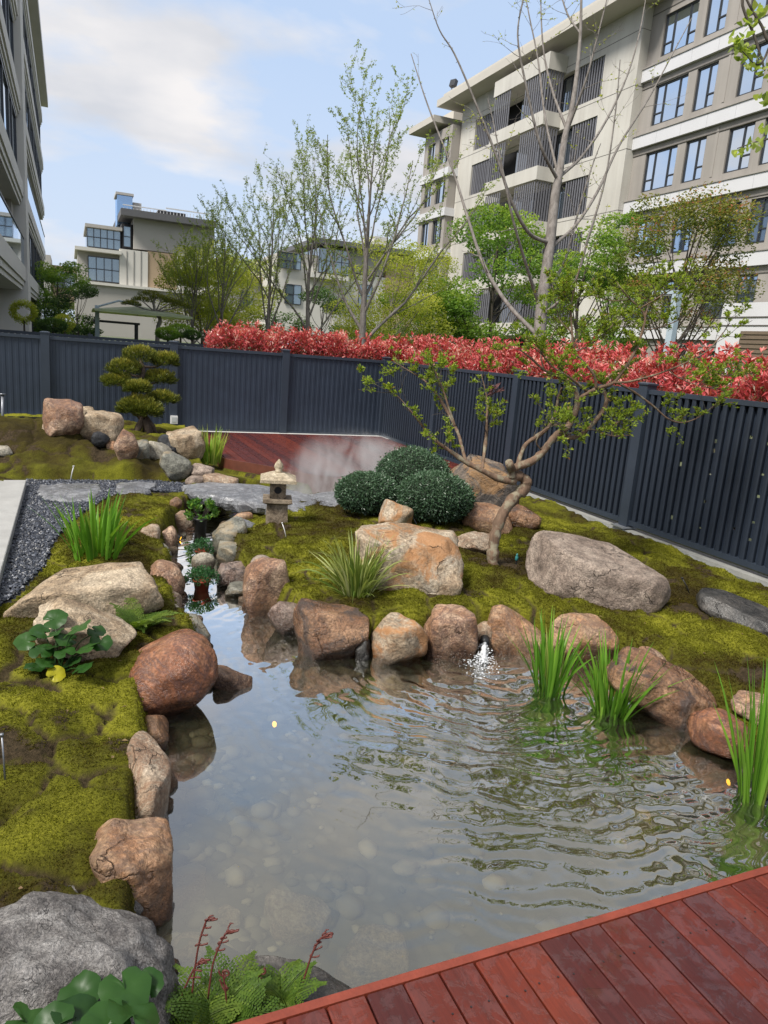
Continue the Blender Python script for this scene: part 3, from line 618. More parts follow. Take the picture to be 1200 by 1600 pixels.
t.links.new(ramp(t, a_.outputs['Fac'], [(0, (.05,.045,.032)), (.5, (.13,.115,.08)), (.85, (.25,.22,.16)), (1, (.38,.34,.26))]), b.inputs['Base Color']); b.inputs['Roughness'].default_value = .8
struct(mb.build('pond_pebbles', m, None, True), 'stuff', 'rounded pebbles lying on the pond bed')

# ================================================================== water
JET = at(756, 1015, z=WATER_Z)
ws = .018
wx = np.arange(.0, 4.2, ws); wy = np.arange(1.0, 9.8, ws)
WX, WY = np.meshgrid(wx, wy); WP = np.stack([WX.ravel(), WY.ravel()], 1)
WD = sdist(WP, POND)
r = np.hypot(WP[:, 0]-JET[0], WP[:, 1]-JET[1])
near = r < 4.2
zz = np.zeros(len(WP)); idx = np.where((WD < .2))[0]
for i in idx:
    x, y = WP[i]; a = mn.noise(Vector((x*1.3, y*1.3, 0))); b_ = mn.noise(Vector((x*3.4, y*3.4, 4.))); c_ = mn.noise(Vector((x*8.5, y*8.5, 9.)))
    rr = r[i]+.12*a+.05*b_
    th_ = math.atan2(y-JET[1], x-JET[0])
    side = .5+.5*math.tanh((x-(1.25+.10*(4.4-y)))*2.6+a*1.2)          # calm water on the left
    amp = .0032*math.exp(-rr/1.9)*side + .0006*side + .00006
    zz[i] = amp*(.8*math.sin(rr*62+3.2*b_+2*c_)+.7*math.sin(rr*34+3*a+1.7*math.sin(th_*5)+1.5*c_)+1.1*c_+1.0*mn.noise(Vector((x*16, y*16, 2.)))+.5*mn.noise(Vector((x*29, y*29, 5.))))
qi = (np.arange(len(wy)-1)[:, None]*len(wx)+np.arange(len(wx)-1)[None, :]).ravel()
wq = np.stack([qi, qi+1, qi+len(wx)+1, qi+len(wx)], 1); wq = wq[WD[wq].min(1) < .12]
u, inv = np.unique(wq, return_inverse=True)
mb = MB(); mb.add(np.stack([WP[u, 0], WP[u, 1], WATER_Z+zz[u]], 1), inv.reshape(-1, 4))
m, t, b, o = newmat('pond_water'); t.nodes.remove(b)
fr0 = N(t, 'ShaderNodeFresnel', IOR=1.33); frv = math_n(t, 'MINIMUM', math_n(t, 'MULTIPLY', fr0.outputs[0], 7.0), .92)
tr = N(t, 'ShaderNodeBsdfTransparent'); tr.inputs['Color'].default_value = (.84,.84,.72,1)
df = N(t, 'ShaderNodeBsdfDiffuse'); df.inputs['Color'].default_value = (.050,.053,.028,1)
mk_ = N(t, 'ShaderNodeMixShader', Fac=.30); t.links.new(tr.outputs[0], mk_.inputs[1]); t.links.new(df.outputs[0], mk_.inputs[2])
gl = N(t, 'ShaderNodeBsdfGlossy', Roughness=.015); gl.inputs['Color'].default_value = (1,1,1,1)
ms = N(t, 'ShaderNodeMixShader'); t.links.new(frv, ms.inputs[0]); t.links.new(mk_.outputs[0], ms.inputs[1]); t.links.new(gl.outputs[0], ms.inputs[2])
t.links.new(ms.outputs[0], o.inputs['Surface']); M['water'] = m
struct(mb.build('pond_water', M['water'], None, True), label='pond water, calm on the left and rippled by the jet')

# ================================================================== build the boulders
for i, (x0, y0, x1, y1, zb, mt, sink, boxy, flat, tilt, ratio, lab) in enumerate(RK):
    c, wd, dy, hz_ = ROCK_PLACED[i]
    dims = (wd, dy, hz_*(1+sink)); sub = 5 if wd*F_PX/depth(c) > 130 else (4 if wd*F_PX/depth(c) > 36 else 3)
    mbx = rock_shape(dims, 100+i*7, boxy, flat, tilt, sub, 1.8 if mt == 'karst' else 1.0)
    ob = mbx.build('boulder' if wd > .28 else 'stone', M[mt], None, True)
    d = ray((x0+x1)/2, (y0+y1)/2); ob.location = (c[0], c[1], c[2]-hz_*sink/2); ob.rotation_euler = (0, 0, math.atan2(-d[0], d[1]))
    tag(ob, lab, 'rock', 'stones lying under the pond water' if mt == 'sub' else ('rocks on the moss mound' if 49 <= i <= 66 else 'rocks around the pond and on the moss'))

# small stones wedged between the shore boulders
fm = ['brown', 'beige', 'orange', 'greygreen', 'pink', 'tan']
fill_shapes = [rock_shape((1., .85, .7), 900+k, .3, .1, 0, 3).mesh('stone', True) for k in range(6)]
fillers = []
import re
_used = {}
for k in range(len(POND)):
    a, c = POND[k], POND[(k+1) % len(POND)]; L = np.linalg.norm(c-a)
    for q in range(max(1, int(L/.2))):
        p_ = a+(c-a)*(q+RNG.random())/max(1, int(L/.2)); nrm = np.array([(c-a)[1], -(c-a)[0]])/L
        p_ = p_+nrm*RNG.uniform(-.06, .06)
        if 1.75 < p_[1] < 8.3 and RNG.random() < .85: fillers.append(p_)
fill_mesh = []
for k in range(12):
    me = fill_shapes[k % 6].copy(); me.materials.append(M[fm[(k*5+k//6) % 6]]); fill_mesh.append(me)
for k, p_ in enumerate(fillers):
    fk = RNG.integers(0, 12); o_ = bpy.data.objects.new('stone', fill_mesh[fk]); mname = fm[(fk*5+fk//6) % 6]
    best = min((i for i in range(len(RK)) if RK[i][5] != 'sub'), key=lambda i: math.hypot(ROCK_PLACED[i][0][0]-p_[0], ROCK_PLACED[i][0][1]-p_[1]))
    short = re.split(r' (?:at|of|on|in|beside|directly|just|touching|left|right|set|with|behind|under|below|between|opposite|above|tucked|half|peeking|leaning|wedged|standing|stepping|near)\b', RK[best][11])[0]
    rc = ROCK_PLACED[best][0]; dx_ = (p_-rc[:2]) @ AX_R[:2]; dy_ = (p_-rc[:2]) @ AX_F[:2]
    side_ = ('left of' if dx_ < 0 else 'right of') if abs(dx_) > abs(dy_) else ('in front of' if dy_ < 0 else 'behind')
    lab = 'small %s filler stone %s the %s' % ({'brown': 'dark brown', 'beige': 'pale beige', 'orange': 'orange', 'greygreen': 'grey', 'pink': 'pinkish', 'tan': 'tan'}[mname], side_, short)
    s_ = RNG.uniform(.07, .17)
    if lab in _used: lab = lab.replace('small', 'tiny'); s_ = .05
    if lab in _used: continue
    _used[lab] = 1
    COL.objects.link(o_); o_.scale = (s_*RNG.uniform(.9, 1.4), s_, s_*RNG.uniform(.8, 1.1)); o_.location = (p_[0], p_[1], WATER_Z+s_*.08)
    o_.rotation_euler = (RNG.normal(0, .15), RNG.normal(0, .15), RNG.uniform(0, 6.28)); tag(o_, lab, 'rock', 'small filler stones along the shore')
# ================================================================== paving, slates, bridge
M['paving'] = m_plain('pale_paving', (.36,.355,.34), .45, var=.14, scale=5, bmp=.003)
for k, (y0, y1) in enumerate([(7.62, 9.24), (6.0, 7.614), (4.38, 5.994)]):
    mb = MB(); x0, x1, z0, z1, e = -1.7, -.49, -.04, .10, .006
    mb.box(x0, y0, z0, x1, y1, z1-e)
    mb.add([(x0+e,y0+e,z1),(x1-e,y0+e,z1),(x1-e,y1-e,z1),(x0+e,y1-e,z1),(x0,y0,z1-e+.0005),(x1,y0,z1-e+.0005),(x1,y1,z1-e+.0005),(x0,y1,z1-e+.0005)],
           [(0,1,2,3),(4,5,1,0),(5,6,2,1),(6,7,3,2),(7,4,0,3)])
    tag(mb.build('paving_slab', M['paving']), ['pale paving slab at the far end beside the moss mound', 'pale paving slab in the middle along the gravel strip', 'pale paving slab nearest the viewer at the left frame edge'][k], 'paving slab', 'pale paving slabs at the left edge')

def flat_stone(pix, z, th, label, mat='slate', seed=0, name='stepping_stone', cat='stepping stone', group=None):
    rg = np.random.default_rng(seed); P = np.array([at(*p, z=z) for p in pix]); P = np.vstack([P, P[:1]])
    S = spline(P, 5)[:-1]; S[:, :2] += rg.normal(0, .012, (len(S), 2)); c = S.mean(0); n = len(S)
    def ring(s, dz, j): q = c+(S-c)*s; q[:, 2] = z+dz+rg.normal(0, j, n); return q
    rings = [ring(.45, .004, .003), ring(.93, 0, .004), ring(1.0, -.018, .006), ring(1.03, -th*.45, .012), ring(.99, -th*.75, .015), ring(.93, -th, .01)]
    V = np.concatenate([c[None]+[0, 0, .004]]+rings)
    Fq = [(0, 1+k, 1+(k+1) % n) for k in range(n)]
    for r_ in range(len(rings)-1):
        Fq += [(1+r_*n+k, 1+(r_+1)*n+k, 1+(r_+1)*n+(k+1) % n, 1+r_*n+(k+1) % n) for k in range(n)]
    Fq.append(tuple(1+(len(rings)-1)*n+k for k in range(n-1, -1, -1)))
    Fq = [f[::-1] for f in Fq]
    mb = MB(); mb.add(V, Fq); ob = mb.build(name, M[mat]); return tag(ob, label, cat, group)
SG = 'slate stepping stones across the gravel'
flat_stone([(62,757),(105,755),(152,755),(158,765),(146,777),(112,781),(76,778),(60,768)], .045, .06, 'broad slate stepping stone in the gravel next to the paving', seed=1, group=SG)
flat_stone([(186,752),(242,754),(236,762),(226,768),(184,767)], .045, .06, 'small slate stepping stone between broad slate and stone bridge', seed=2, group=SG)
flat_stone([(283,756),(335,752),(405,757),(470,768),(500,780),(478,794),(440,791),(395,785),(340,776),(302,768)], .10, .13, 'long grey slate slab bridging the stream behind the lantern', seed=3, name='stone_bridge', cat='stone bridge')
flat_stone([(478,772),(520,768),(562,772),(572,783),(520,788),(480,786)], .09, .06, 'misty slate slab right of the stone lantern', seed=4, group=SG)

# ================================================================== wooden decks
def m_wood(name, wet=.5):
    m, t, b, o = newmat(name); v = objvec(t, True, (1.0, .06, 1.0)); rnd = orand(t)
    base = ramp(t, rnd, [(0, (.052,.010,.009)), (.18, (.085,.014,.009)), (.45, (.115,.018,.009)), (.7, (.145,.025,.011)), (.86, (.105,.018,.012)), (1, (.055,.012,.011))])
    gr = noise_n(t, v, 55, 6, .65, .8); col = mix(t, .55, base, ramp(t, gr, [(.3, g(.25)), (.7, g(.72))]), 'OVERLAY')
    v2 = objvec(t, True); pn = noise_n(t, v2, 5.5, 6, .7, .8)
    col = mix(t, ramp(t, pn, [(.45, g(0)), (.6, g(.35))]), col, (.06,.016,.013))
    t.links.new(col, b.inputs['Base Color'])
    wn = noise_n(t, v2, 15, 6, .7, .6)
    t.links.new(ramp(t, wn, [(.40, g(.62)), (.52, g(.45))]), b.inputs['Roughness']); b.inputs['Specular IOR Level'].default_value = .25
    t.links.new(ramp(t, wn, [(.48, g(.18)), (.55, g(.8))]), b.inputs['Coat Weight']); b.inputs['Coat Roughness'].default_value = .04
    h = math_n(t, 'ADD', math_n(t, 'MULTIPLY', gr, .35), math_n(t, 'MULTIPLY', ramp(t, wn, [(.5, g(0)), (.56, g(1))]), .25)); bump(t, b, h, .004)
    return m
M['wood'] = m_wood('wet_red_hardwood')
def bev_plank(name, w, l, th, e=.004):
    """plank with eased top edges, origin at the middle of its near end, top at z=0, runs along +Y"""
    x = w/2; mb = MB()
    prof = [(-x, -th), (x, -th), (x, -e), (x-e, 0), (-x+e, 0), (-x, -e)]
    V = [(px_, 0, pz) for px_, pz in prof]+[(px_, l, pz) for px_, pz in prof]
    Fq = [(k, (k+1) % 6, 6+(k+1) % 6, 6+k) for k in range(6)]+[(5,4,3,2,1,0), (6,7,8,9,10,11)]
    mb.add(V, [f[::-1] for f in Fq]); return mb.mesh(name)
deck = thing('wooden_deck', 'wet red-brown plank deck in the bottom right corner', 'deck', (0, 0, 0))
pm = bev_plank('plank', .1075, 2.40, .028)
pm.materials.append(M['wood'])
DZ, DE = .20, 1.455
for k in range(-12, 23):
    o_ = obj('plank', pm, None, deck); o_.location = (1.603+.1125*(k+.5), DE-2.40, DZ+random.uniform(-.0012, .0012))
    o_.rotation_euler = (0, random.uniform(-.004, .004), random.uniform(-.0006, .0006))
M['trim'] = m_plain('red_trim_wood', (.19,.036,.018), .45, var=.25, scale=14, bmp=.002)
mb = MB(); mb.add([(-.6,DE+.004,DZ-.10),(4.3,DE+.004,DZ-.10),(4.3,DE+.034,DZ-.10),(-.6,DE+.034,DZ-.10),(-.6,DE+.004,DZ+.002),(4.3,DE+.004,DZ+.002),(4.3,DE+.030,DZ+.002),(-.6,DE+.030,DZ+.002),(4.3,DE+.034,DZ-.002),(-.6,DE+.034,DZ-.002)],
   [(0,3,2,1),(4,5,6,7),(0,1,5,4),(7,6,8,9),(9,8,2,3),(0,4,7,9,3),(1,2,8,6,5)]); mb.build('edge_trim', M['trim'], deck)
M['darkwood'] = m_plain('dark_joist', (.05,.02,.015), .7)
mb = MB()
for k in range(-12, 23):
    for yy in (1.33, .63):
        for dx in (-.03, .03): mb.lathe([(.003, 0), (.0032, .0009), (.001, .0004)], (1.603+.1125*(k+.5)+dx+random.uniform(-.003, .003), yy+random.uniform(-.006, .006), DZ+.0008), 8)
mb.build('screws', m_plain('steel_screw', (.06,.05,.05), .35, metal=.8), deck)['kind'] = 'stuff'
for yj in (1.30, .6, -.2):
    mb = MB(); mb.box(-.7, yj, DZ-.13, 4.3, yj+.06, DZ-.0295); mb.build('joist', M['darkwood'], deck)

fdeck = thing('wooden_deck', 'far red plank deck with curved front edge below the back fence', 'deck', (0, 0, 0))
FZ = .14
cur = [tuple(at(*p, z=FZ)[:2]) for p in [(336,703),(352,716),(395,724),(440,732),(485,741),(530,748),(575,752)]] + [(4.6,8.75),(5.3,8.9),(5.95,9.2)]
cur = spline(np.array(cur), 8)
YB = 13.85
def ycur(x): return float(np.interp(x, cur[:, 0], cur[:, 1]))
x = float(cur[0, 0])+.02
while x < 5.9:
    w_ = min(.118, 5.93-x); ya, yb = ycur(x), ycur(x+w_)
    mb = MB(); mb.add([(x,ya,FZ-.03),(x+w_,yb,FZ-.03),(x+w_,YB,FZ-.03),(x,YB,FZ-.03),(x,ya,FZ),(x+w_,yb,FZ),(x+w_,YB,FZ),(x,YB,FZ)],
                      [(0,3,2,1),(4,5,6,7),(0,1,5,4),(1,2,6,5),(2,3,7,6),(3,0,4,7)])
    mb.build('plank', M['wood'], fdeck); x += w_+.007
mb = MB(); V = []
for q in cur: V += [(q[0]-.012, q[1]-.022, FZ+.004), (q[0]-.012, q[1]-.022, -.16), (q[0], q[1]-.002, FZ+.004), (q[0], q[1]-.002, -.16)]
n = len(cur); Fq = []
for k in range(n-1):
    a, c = k*4, k*4+4; Fq += [(a, c, c+1, a+1)[::-1], (a, a+2, c+2, c)[::-1], (a+2, a+3, c+3, c+2)[::-1]]
mb.add(V, Fq); mb.build('curved_fascia', m_plain('fascia_wood', (.11,.035,.022), .5, var=.3, scale=9), fdeck)

# ================================================================== fences
M['fence'] = m_plain('charcoal_blue_metal', (.026,.036,.056), .42, var=.18, scale=3, spec=.45)
M['concrete'] = m_plain('concrete_kerb', (.26,.26,.245), .8, var=.2, scale=9, bmp=.004)
M['fence2'] = m_plain('charcoal_post_metal', (.030,.040,.058), .4, var=.12, scale=3)
# kerbs
mb = MB(); mb.box(6.068, 1.2, -.14, 6.26, 13.84, .022); tag(mb.build('kerb', M['concrete']), 'grey concrete kerb running under the slatted fence', 'kerb')
mb = MB(); mb.box(-3.2, 13.86, -.14, 6.26, 14.56, .09); tag(mb.build('kerb', m_plain('pale_concrete', (.5,.5,.48), .8, var=.15, scale=6)), 'pale concrete kerb under the solid back fence', 'kerb')
FTOP, PTOP = 1.685, 1.765
def post_mesh(s=.14, h=PTOP):
    mb = MB(); e = s/2; mb.box(-e, -e, .03, e, e, h-.03)
    mb.add([(-e-.012,-e-.012,h-.03),(e+.012,-e-.012,h-.03),(e+.012,e+.012,h-.03),(-e-.012,e+.012,h-.03),(-e-.012,-e-.012,h-.012),(e+.012,-e-.012,h-.012),(e+.012,e+.012,h-.012),(-e-.012,e+.012,h-.012),(-e*.6,-e*.6,h),(e*.6,-e*.6,h),(e*.6,e*.6,h),(-e*.6,e*.6,h)],
           [(3,2,1,0),(0,1,5,4),(1,2,6,5),(2,3,7,6),(3,0,4,7),(4,5,9,8),(5,6,10,9),(6,7,11,10),(7,4,8,11),(8,9,10,11)])
    return mb.mesh('post')
PM = post_mesh(); PM.materials.append(M['fence2'])
fb = MB(); fb.box(-.11, -.11, .036, .11, .11, .05); FOOT = fb.mesh('foot_plate'); FOOT.materials.append(m_plain('galvanised_plate', (.32,.34,.37), .4, metal=.6))
# back fence, solid ribbed panels
bf = thing('back_fence', 'solid ribbed charcoal metal fence across the back of the garden', 'fence', (0, 14.42, 0))
XP = [-2.62, -.40, 1.80, 3.97, 6.17]
def rib_panel(x0, x1):
    mb = MB(); pitch = .105; xs = []; x = x0; s = 0
    while x < x1-1e-6:
        for dx, yy in ((0, -.012), (.045, -.012), (.052, -.007), (.098, -.007)):
            if x+dx < x1: xs.append((x+dx, yy))
        x += pitch
    xs.append((x1, -.014)); n = len(xs)
    V = [(a, b_, .125) for a, b_ in xs]+[(a, b_, FTOP-.055) for a, b_ in xs]+[(a, .03, .125) for a, b_ in xs]+[(a, .03, FTOP-.055) for a, b_ in xs]
    Fq = []
    for k in range(n-1): Fq += [(k, k+1, n+k+1, n+k), (2*n+k+1, 2*n+k, 3*n+k, 3*n+k+1)]
    mb.add(V, Fq); return mb
for k in range(4):
    a, c = XP[k]+.071, XP[k+1]-.071
    rib_panel(a, c).build('ribbed_panel', M['fence'], bf)
    mb = MB(); mb.box(a, -.04, FTOP-.056, c, .045, FTOP); mb.build('top_rail', M['fence2'], bf)
    mb = MB(); mb.box(a, -.035, .07, c, .04, .126); mb.build('bottom_rail', M['fence2'], bf)
for xp in XP:
    p = obj('post', PM, None, bf); p.location = (xp, 0, 0)
    q = obj('foot_plate', FOOT, None, p); q.location = (0, -.02, .026)
# right fence, vertical slats
rf = thing('slatted_fence', 'charcoal metal fence of upright slats along the right side', 'fence', (6.17, 0, 0))
YP = [1.4, 4.02, 6.65, 9.32, 11.95]
sm = MB(); x0 = .02
prof = [(-.028,-.012),(-.016,-.022),(.016,-.022),(.028,-.012),(.028,.012),(-.028,.012)]
V = [(py_, px_, .13) for px_, py_ in prof]+[(py_, px_, FTOP-.05) for px_, py_ in prof]
sm.add(V, [(k, (k+1) % 6, 6+(k+1) % 6, 6+k) for k in range(6)]); SLAT = sm.mesh('slat'); SLAT.materials.append(m_plain('charcoal_metal_shaded', (.019,.026,.040), .45, var=.15, scale=3, spec=.4))  # same metal as the back fence, darkened to paint in weaker light here
sm = MB(); sm.box(-.012, -.026, .13, .012, .026, FTOP-.05); BSL = sm.mesh('back_slat'); BSL.materials.append(M['fence'])
ends = YP+[14.33]
for k in range(5):
    a, c = ends[k]+.071, ends[k+1]-.071
    if k == 4: c = 14.33
    mb = MB(); mb.box(-.04, a, FTOP-.051, .045, c, FTOP); mb.build('top_rail', M['fence2'], rf)
    mb = MB(); mb.box(-.04, a, .075, .045, c, .131); mb.build('bottom_rail', M['fence2'], rf)
    n = int((c-a)/.1); pit = (c-a)/n
    for j in range(n):
        yy = a+pit*(j+.5)
        s = obj('slat', SLAT, None, rf); s.location = (-.012, yy, 0)
    # rear row of slats closing most of the gaps
    mb = MB()
    for j in range(n+1):
        yy = a+pit*j; yb, yt = max(a, yy-.0475), min(c, yy+.0475)
        if RNG.random() < .2:          # light slips through short openings
            zs = np.sort(RNG.uniform(.25, 1.35, RNG.integers(2, 7))); zlo = .13
            for z_ in zs:
                if z_-zlo > .03: mb.box(.022, yb, zlo, .034, yt, z_); zlo = z_+RNG.uniform(.012, .05)
            mb.box(.022, yb, zlo, .034, yt, FTOP-.052)
        else: mb.box(.022, yb, .13, .034, yt, FTOP-.052)
    mb.build('rear_slats', M['fence'], rf)['kind'] = 'stuff'
for yp in YP:
    p = obj('post', PM, None, rf); p.location = (0, yp, 0)
    q = obj('foot_plate', FOOT, None, p); q.location = (-.04, 0, .0012)
# neighbour's fence beyond
nf = thing('neighbour_fence', 'distant slatted charcoal fence seen just above the back fence', 'fence', (0, 21, 0))
mb = MB()
for k in range(70):
    xx = -6+k*.14; mb.box(xx, -.02, .1, xx+.09, .02, 1.60)
mb.build('slats', M['fence'], nf)['kind'] = 'stuff'
mb = MB(); mb.box(-6, -.035, 1.60, 3.8, .035, 1.67); mb.build('top_rail', M['fence2'], nf)
for xx in (-3.9, -1.7, .5, 2.7):
    mb = MB(); mb.box(xx-.06, -.06, 0, xx+.06, .06, 1.72); mb.build('post', M['fence2'], nf)

# ================================================================== buildings
M['beigewall'] = m_wall('warm_beige_cladding', (.53,.51,.465))
M['greywall'] = m_wall('taupe_cladding', (.32,.295,.27))
M['whiteband'] = m_plain('pale_band', (.60,.60,.62), .6, var=.04, scale=1.)
M['darkframe'] = m_plain('dark_window_frame', (.03,.032,.037), .4)
M['slatmetal'] = m_plain('grey_screen_slat', (.16,.16,.18), .5)
M['glass'] = m_glass('sky_glass', (.05,.075,.10), (.82,.90,1.), refl=.72)
M['glassdark'] = m_glass('dim_glass', refl=.25)
M['dark'] = m_plain('shadowed_room', (.03,.03,.033), .9)
M['soffit'] = m_plain('eave', (.50,.47,.42), .8, var=.04, scale=1)
M['joint'] = m_plain('cladding_joint', (.13,.12,.11), .9)

def win_x(parent, x, y0, y1, z0, z1, mull, face=-1, pane='glass', fr=.06, mat=None, transom=None):
    """window in a wall facing -X (face=-1) or +X: frame with mullions at y fractions, one pane each"""
    f = face; mb = MB(); xa, xb = sorted((x, x-f*.08))
    ys = [y0]+[y0+(y1-y0)*q for q in mull]+[y1]
    mb.box(xa, y0, z0, xb, y1, z0+fr); mb.box(xa, y0, z1-fr, xb, y1, z1)
    for i, yy in enumerate(ys):
        a = yy if i == 0 else (yy-fr if i == len(ys)-1 else yy-fr/2); mb.box(xa-.001, a, z0+fr, xb+.001, a+fr, z1-fr)
    if transom:
        for (i, zt) in transom: mb.box(xa+.002, ys[i]+fr*.6, z0+(z1-z0)*zt, xb-.002, ys[i+1]-fr*.6, z0+(z1-z0)*zt+fr)
    w = mb.build('window', M['darkframe'], parent)
    for i in range(len(ys)-1):
        mb = MB(); xg = x-f*.045; mb.add([(xg, ys[i]+fr*.4, z0+fr*.5), (xg, ys[i+1]-fr*.4, z0+fr*.5), (xg, ys[i+1]-fr*.4, z1-fr*.5), (xg, ys[i]+fr*.4, z1-fr*.5)], [(0,3,2,1) if f < 0 else (0,1,2,3)])
        mb.build('pane', M[pane], w)
    return w

# ---- right apartment building
rb = thing('apartment_building', 'long beige and taupe apartment block with slatted balconies on the right', 'building', (0, 0, 0))
WS = .975
GXW = 24.78*WS
BZ = [1.89+(q-1.89)*WS for q in (3.90, 6.77, 9.70, 12.56, 15.45)]
# taupe wing: windows (y0,y1) pairs repeating along the wing
wins = [(27.15, 29.12), (25.52, 26.66), (23.1, 24.35), (21.7, 22.65), (18.6, 20.6), (16.6, 17.9), (14.0, 15.5)]
wins = [(a*WS, c*WS) for a, c in wins]
mw = MB(); 
ylo, yhi = 12.0, 29.24
zlev = [.9]+BZ
for k in range(6):
    zb = 0.0 if k == 0 else BZ[k-1]
    sill = (1.0 if k == 0 else zb+.32); head = (2.9 if k == 0 else zb+1.98); top = BZ[k]-.62 if k < 5 else 18.2
    top = BZ[k] if k < 5 else 18.2
    mw.box(GXW, ylo, zb if k else 0, GXW+.3, yhi, sill); mw.box(GXW, ylo, head, GXW+.3, yhi, top)
    edge = [ylo]; 
    for (a, c) in sorted(wins): edge += [a, c]
    edge.append(yhi)
    for j in range(0, len(edge), 2): mw.box(GXW, edge[j], sill, GXW+.3, edge[j+1], head)
mw.build('wing_wall', M['greywall'], rb)
mb = MB(); mb.box(GXW+.32, ylo, 0, GXW+12, yhi, 18.2); mb.build('wing_core', M['dark'], rb)
for k, zb in enumerate(BZ):
    mb = MB()
    yy = ylo
    while yy < yhi:       # band of separate panels
        mb.box(GXW-.16, yy, zb-.52, GXW-.001, min(yy+1.42, yhi-.001), zb); yy += 1.43
    mb.build('white_band', M['whiteband'], rb)
    mb = MB(); mb.box(GXW-.20, ylo, zb+.001, GXW-.001, yhi, zb+.05); mb.build('ledge', M['greywall'], rb)
    mb = MB(); mb.box(GXW-.03, ylo, zb-.80, GXW-.001, yhi, zb-.77); mb.box(GXW-.022, ylo, zb+2.2 if k == 4 else zb-.53, GXW-.002, yhi, zb+2.23 if k == 4 else zb-.522); mb.build('cladding_joint', M['joint'], rb)
for k in range(6):
    zb = .0 if k == 0 else BZ[k-1]
    for j, (a, c) in enumerate(wins):
        wide = c-a > 1.5
        win_x(rb, GXW+.06, a+.01, c-.01, (1.01 if k == 0 else zb+.33), (2.89 if k == 0 else zb+1.97), [.26, .72] if wide else [.42], -1,
              'glassdark' if k == 2 and j >= 2 or k == 0 else 'glass', .055, transom=[(0, .28), (2, .28)] if wide else [(0, .3)])
    for yy in (24.95*WS,):
        mb = MB(); mb.box(GXW-.02, yy-.06, zb+.3, GXW-.003, yy+.06, zb+2.2); mb.build('pilaster', M['greywall'], rb)
# pale ground floor block at the right
mb = MB(); mb.box(23.5, 12.0, 0, GXW-.21, 21.95, 4.7); mb.build('entrance_block', M['whiteband'], rb)
mb = MB(); mb.box(23.47, 12.0, 4.15, 23.498, 21.95, 4.19); mb.box(23.47, 12, 3.85, 23.498, 21.95, 3.88); mb.build('cladding_joint', M['joint'], rb)
mb = MB(); mb.box(23.44, 17.8, .1, 23.498, 20.85, 3.65); mb.build('louvre_door', m_plain('brown_louvre', (.16,.12,.085), .6), rb)
for zz_ in np.arange(.3, 3.7, .17):
    mb = MB(); mb.box(23.41, 17.85, zz_, 23.439, 20.8, zz_+.09); mb.build('louvre', m_plain('brown_louvre', (.16,.12,.085), .6) if zz_ < .31 else bpy.data.materials['brown_louvre'], rb)
# beige block with screens and balconies
XB, Y0, Y1 = 23.70, 29.25, 45.9
TOP = 17.75
bm_ = MB()
open_ = [(31.7, 35.25), (35.3, 41.85), (41.9, 44.0)]
FL = [16.45-2.66*k for k in range(6)]      # heads of the openings
for k, hd in enumerate(FL):
    sl = hd-1.82; nxt = FL[k+1] if k < 5 else 0.0
    bm_.box(XB, Y0, hd, XB+.4, Y1, TOP if k == 0 else FL[k-1]-1.82)
    bm_.box(XB, Y0, sl, XB+.4, 31.7, hd); bm_.box(XB, 44.0, sl, XB+.4, Y1, hd)
bm_.box(XB, Y0, 0, XB+.4, Y1, FL[5]-1.82)
bm_.box(XB+.4, Y0, 0, XB+1.4, Y0+.3, TOP)
bm_.build('beige_wall', M['beigewall'], rb)
mb = MB(); mb.box(XB+1.1, Y0+.35, 0, XB+12, Y1, TOP); mb.build('beige_core', M['dark'], rb)
mb = MB(); mb.box(XB+.401, Y0+.301, 0, XB+12, Y1+.1, .2); mb.build('plinth', M['greywall'], rb)
for zj in [TOP-1.0]+[h-2.0 for h in FL[:-1]]:
    mb = MB(); mb.box(XB-.006, Y0-.006, zj, XB+.05, 34.9, zj+.025); mb.box(XB-.006, 42., zj, XB+.05, Y1, zj+.025); mb.box(XB+.05, Y0-.006, zj, XB+1.4, Y0+.02, zj+.025); mb.build('cladding_joint', M['joint'], rb)
for k, hd in enumerate(FL[:5]):
    sl = hd-1.82
    def screen(y0, y1, x, nm='slat_screen', z0=sl, z1=hd):
        mb = MB(); n = int((y1-y0)/.2)
        for j in range(n):
            yy = y0+(y1-y0)*(j+.5)/n; mb.box(x, yy-.04, z0+.02, x+.05, yy+.04, z1-.02)
        mb.build(nm, M['slatmetal'], rb)
    screen(41.95, 43.95, XB+.05); screen(31.75, 33.75, XB+.05)
    win_x(rb, XB+.25, 33.8, 35.2, sl+.05, hd-.05, [.5], -1, 'glassdark', .06)
    # balcony box
    XF = 22.6
    mb = MB(); mb.box(XF, 34.75, sl-.72, XB-.002, 40.1, sl-.05); mb.build('balcony_parapet', M['beigewall'], rb)
    if k == 0:
        mb = MB(); mb.box(XF, 34.75, hd+.05, XB-.002, 40.1, hd+.85); mb.build('balcony_hood', M['beigewall'], rb)
    screen(38.3, 40.05, XF+.05, z0=sl-.05, z1=hd+.05); screen(34.85, 36.9, XF+.05, z0=sl-.05, z1=hd+.05)
    mb = MB()
    for j in range(6):
        xx = XF+.12+j*.16; mb.box(xx, 34.80, sl-.05, xx+.08, 34.85, hd+.05)
    mb.build('side_slats', M['slatmetal'], rb)
    mb = MB(); mb.box(XB+.3, 36.9, sl-.05, XB+.36, 39.2, hd); mb.build('balcony_door', M['glassdark'], rb)
    mb = MB(); mb.box(XB+.20, 37.4, sl-.05, XB+.24, 37.9, hd-.2); mb.build('curtain', m_plain('curtain', (.25,.24,.25), .9) if k == 0 else bpy.data.materials['curtain'], rb)
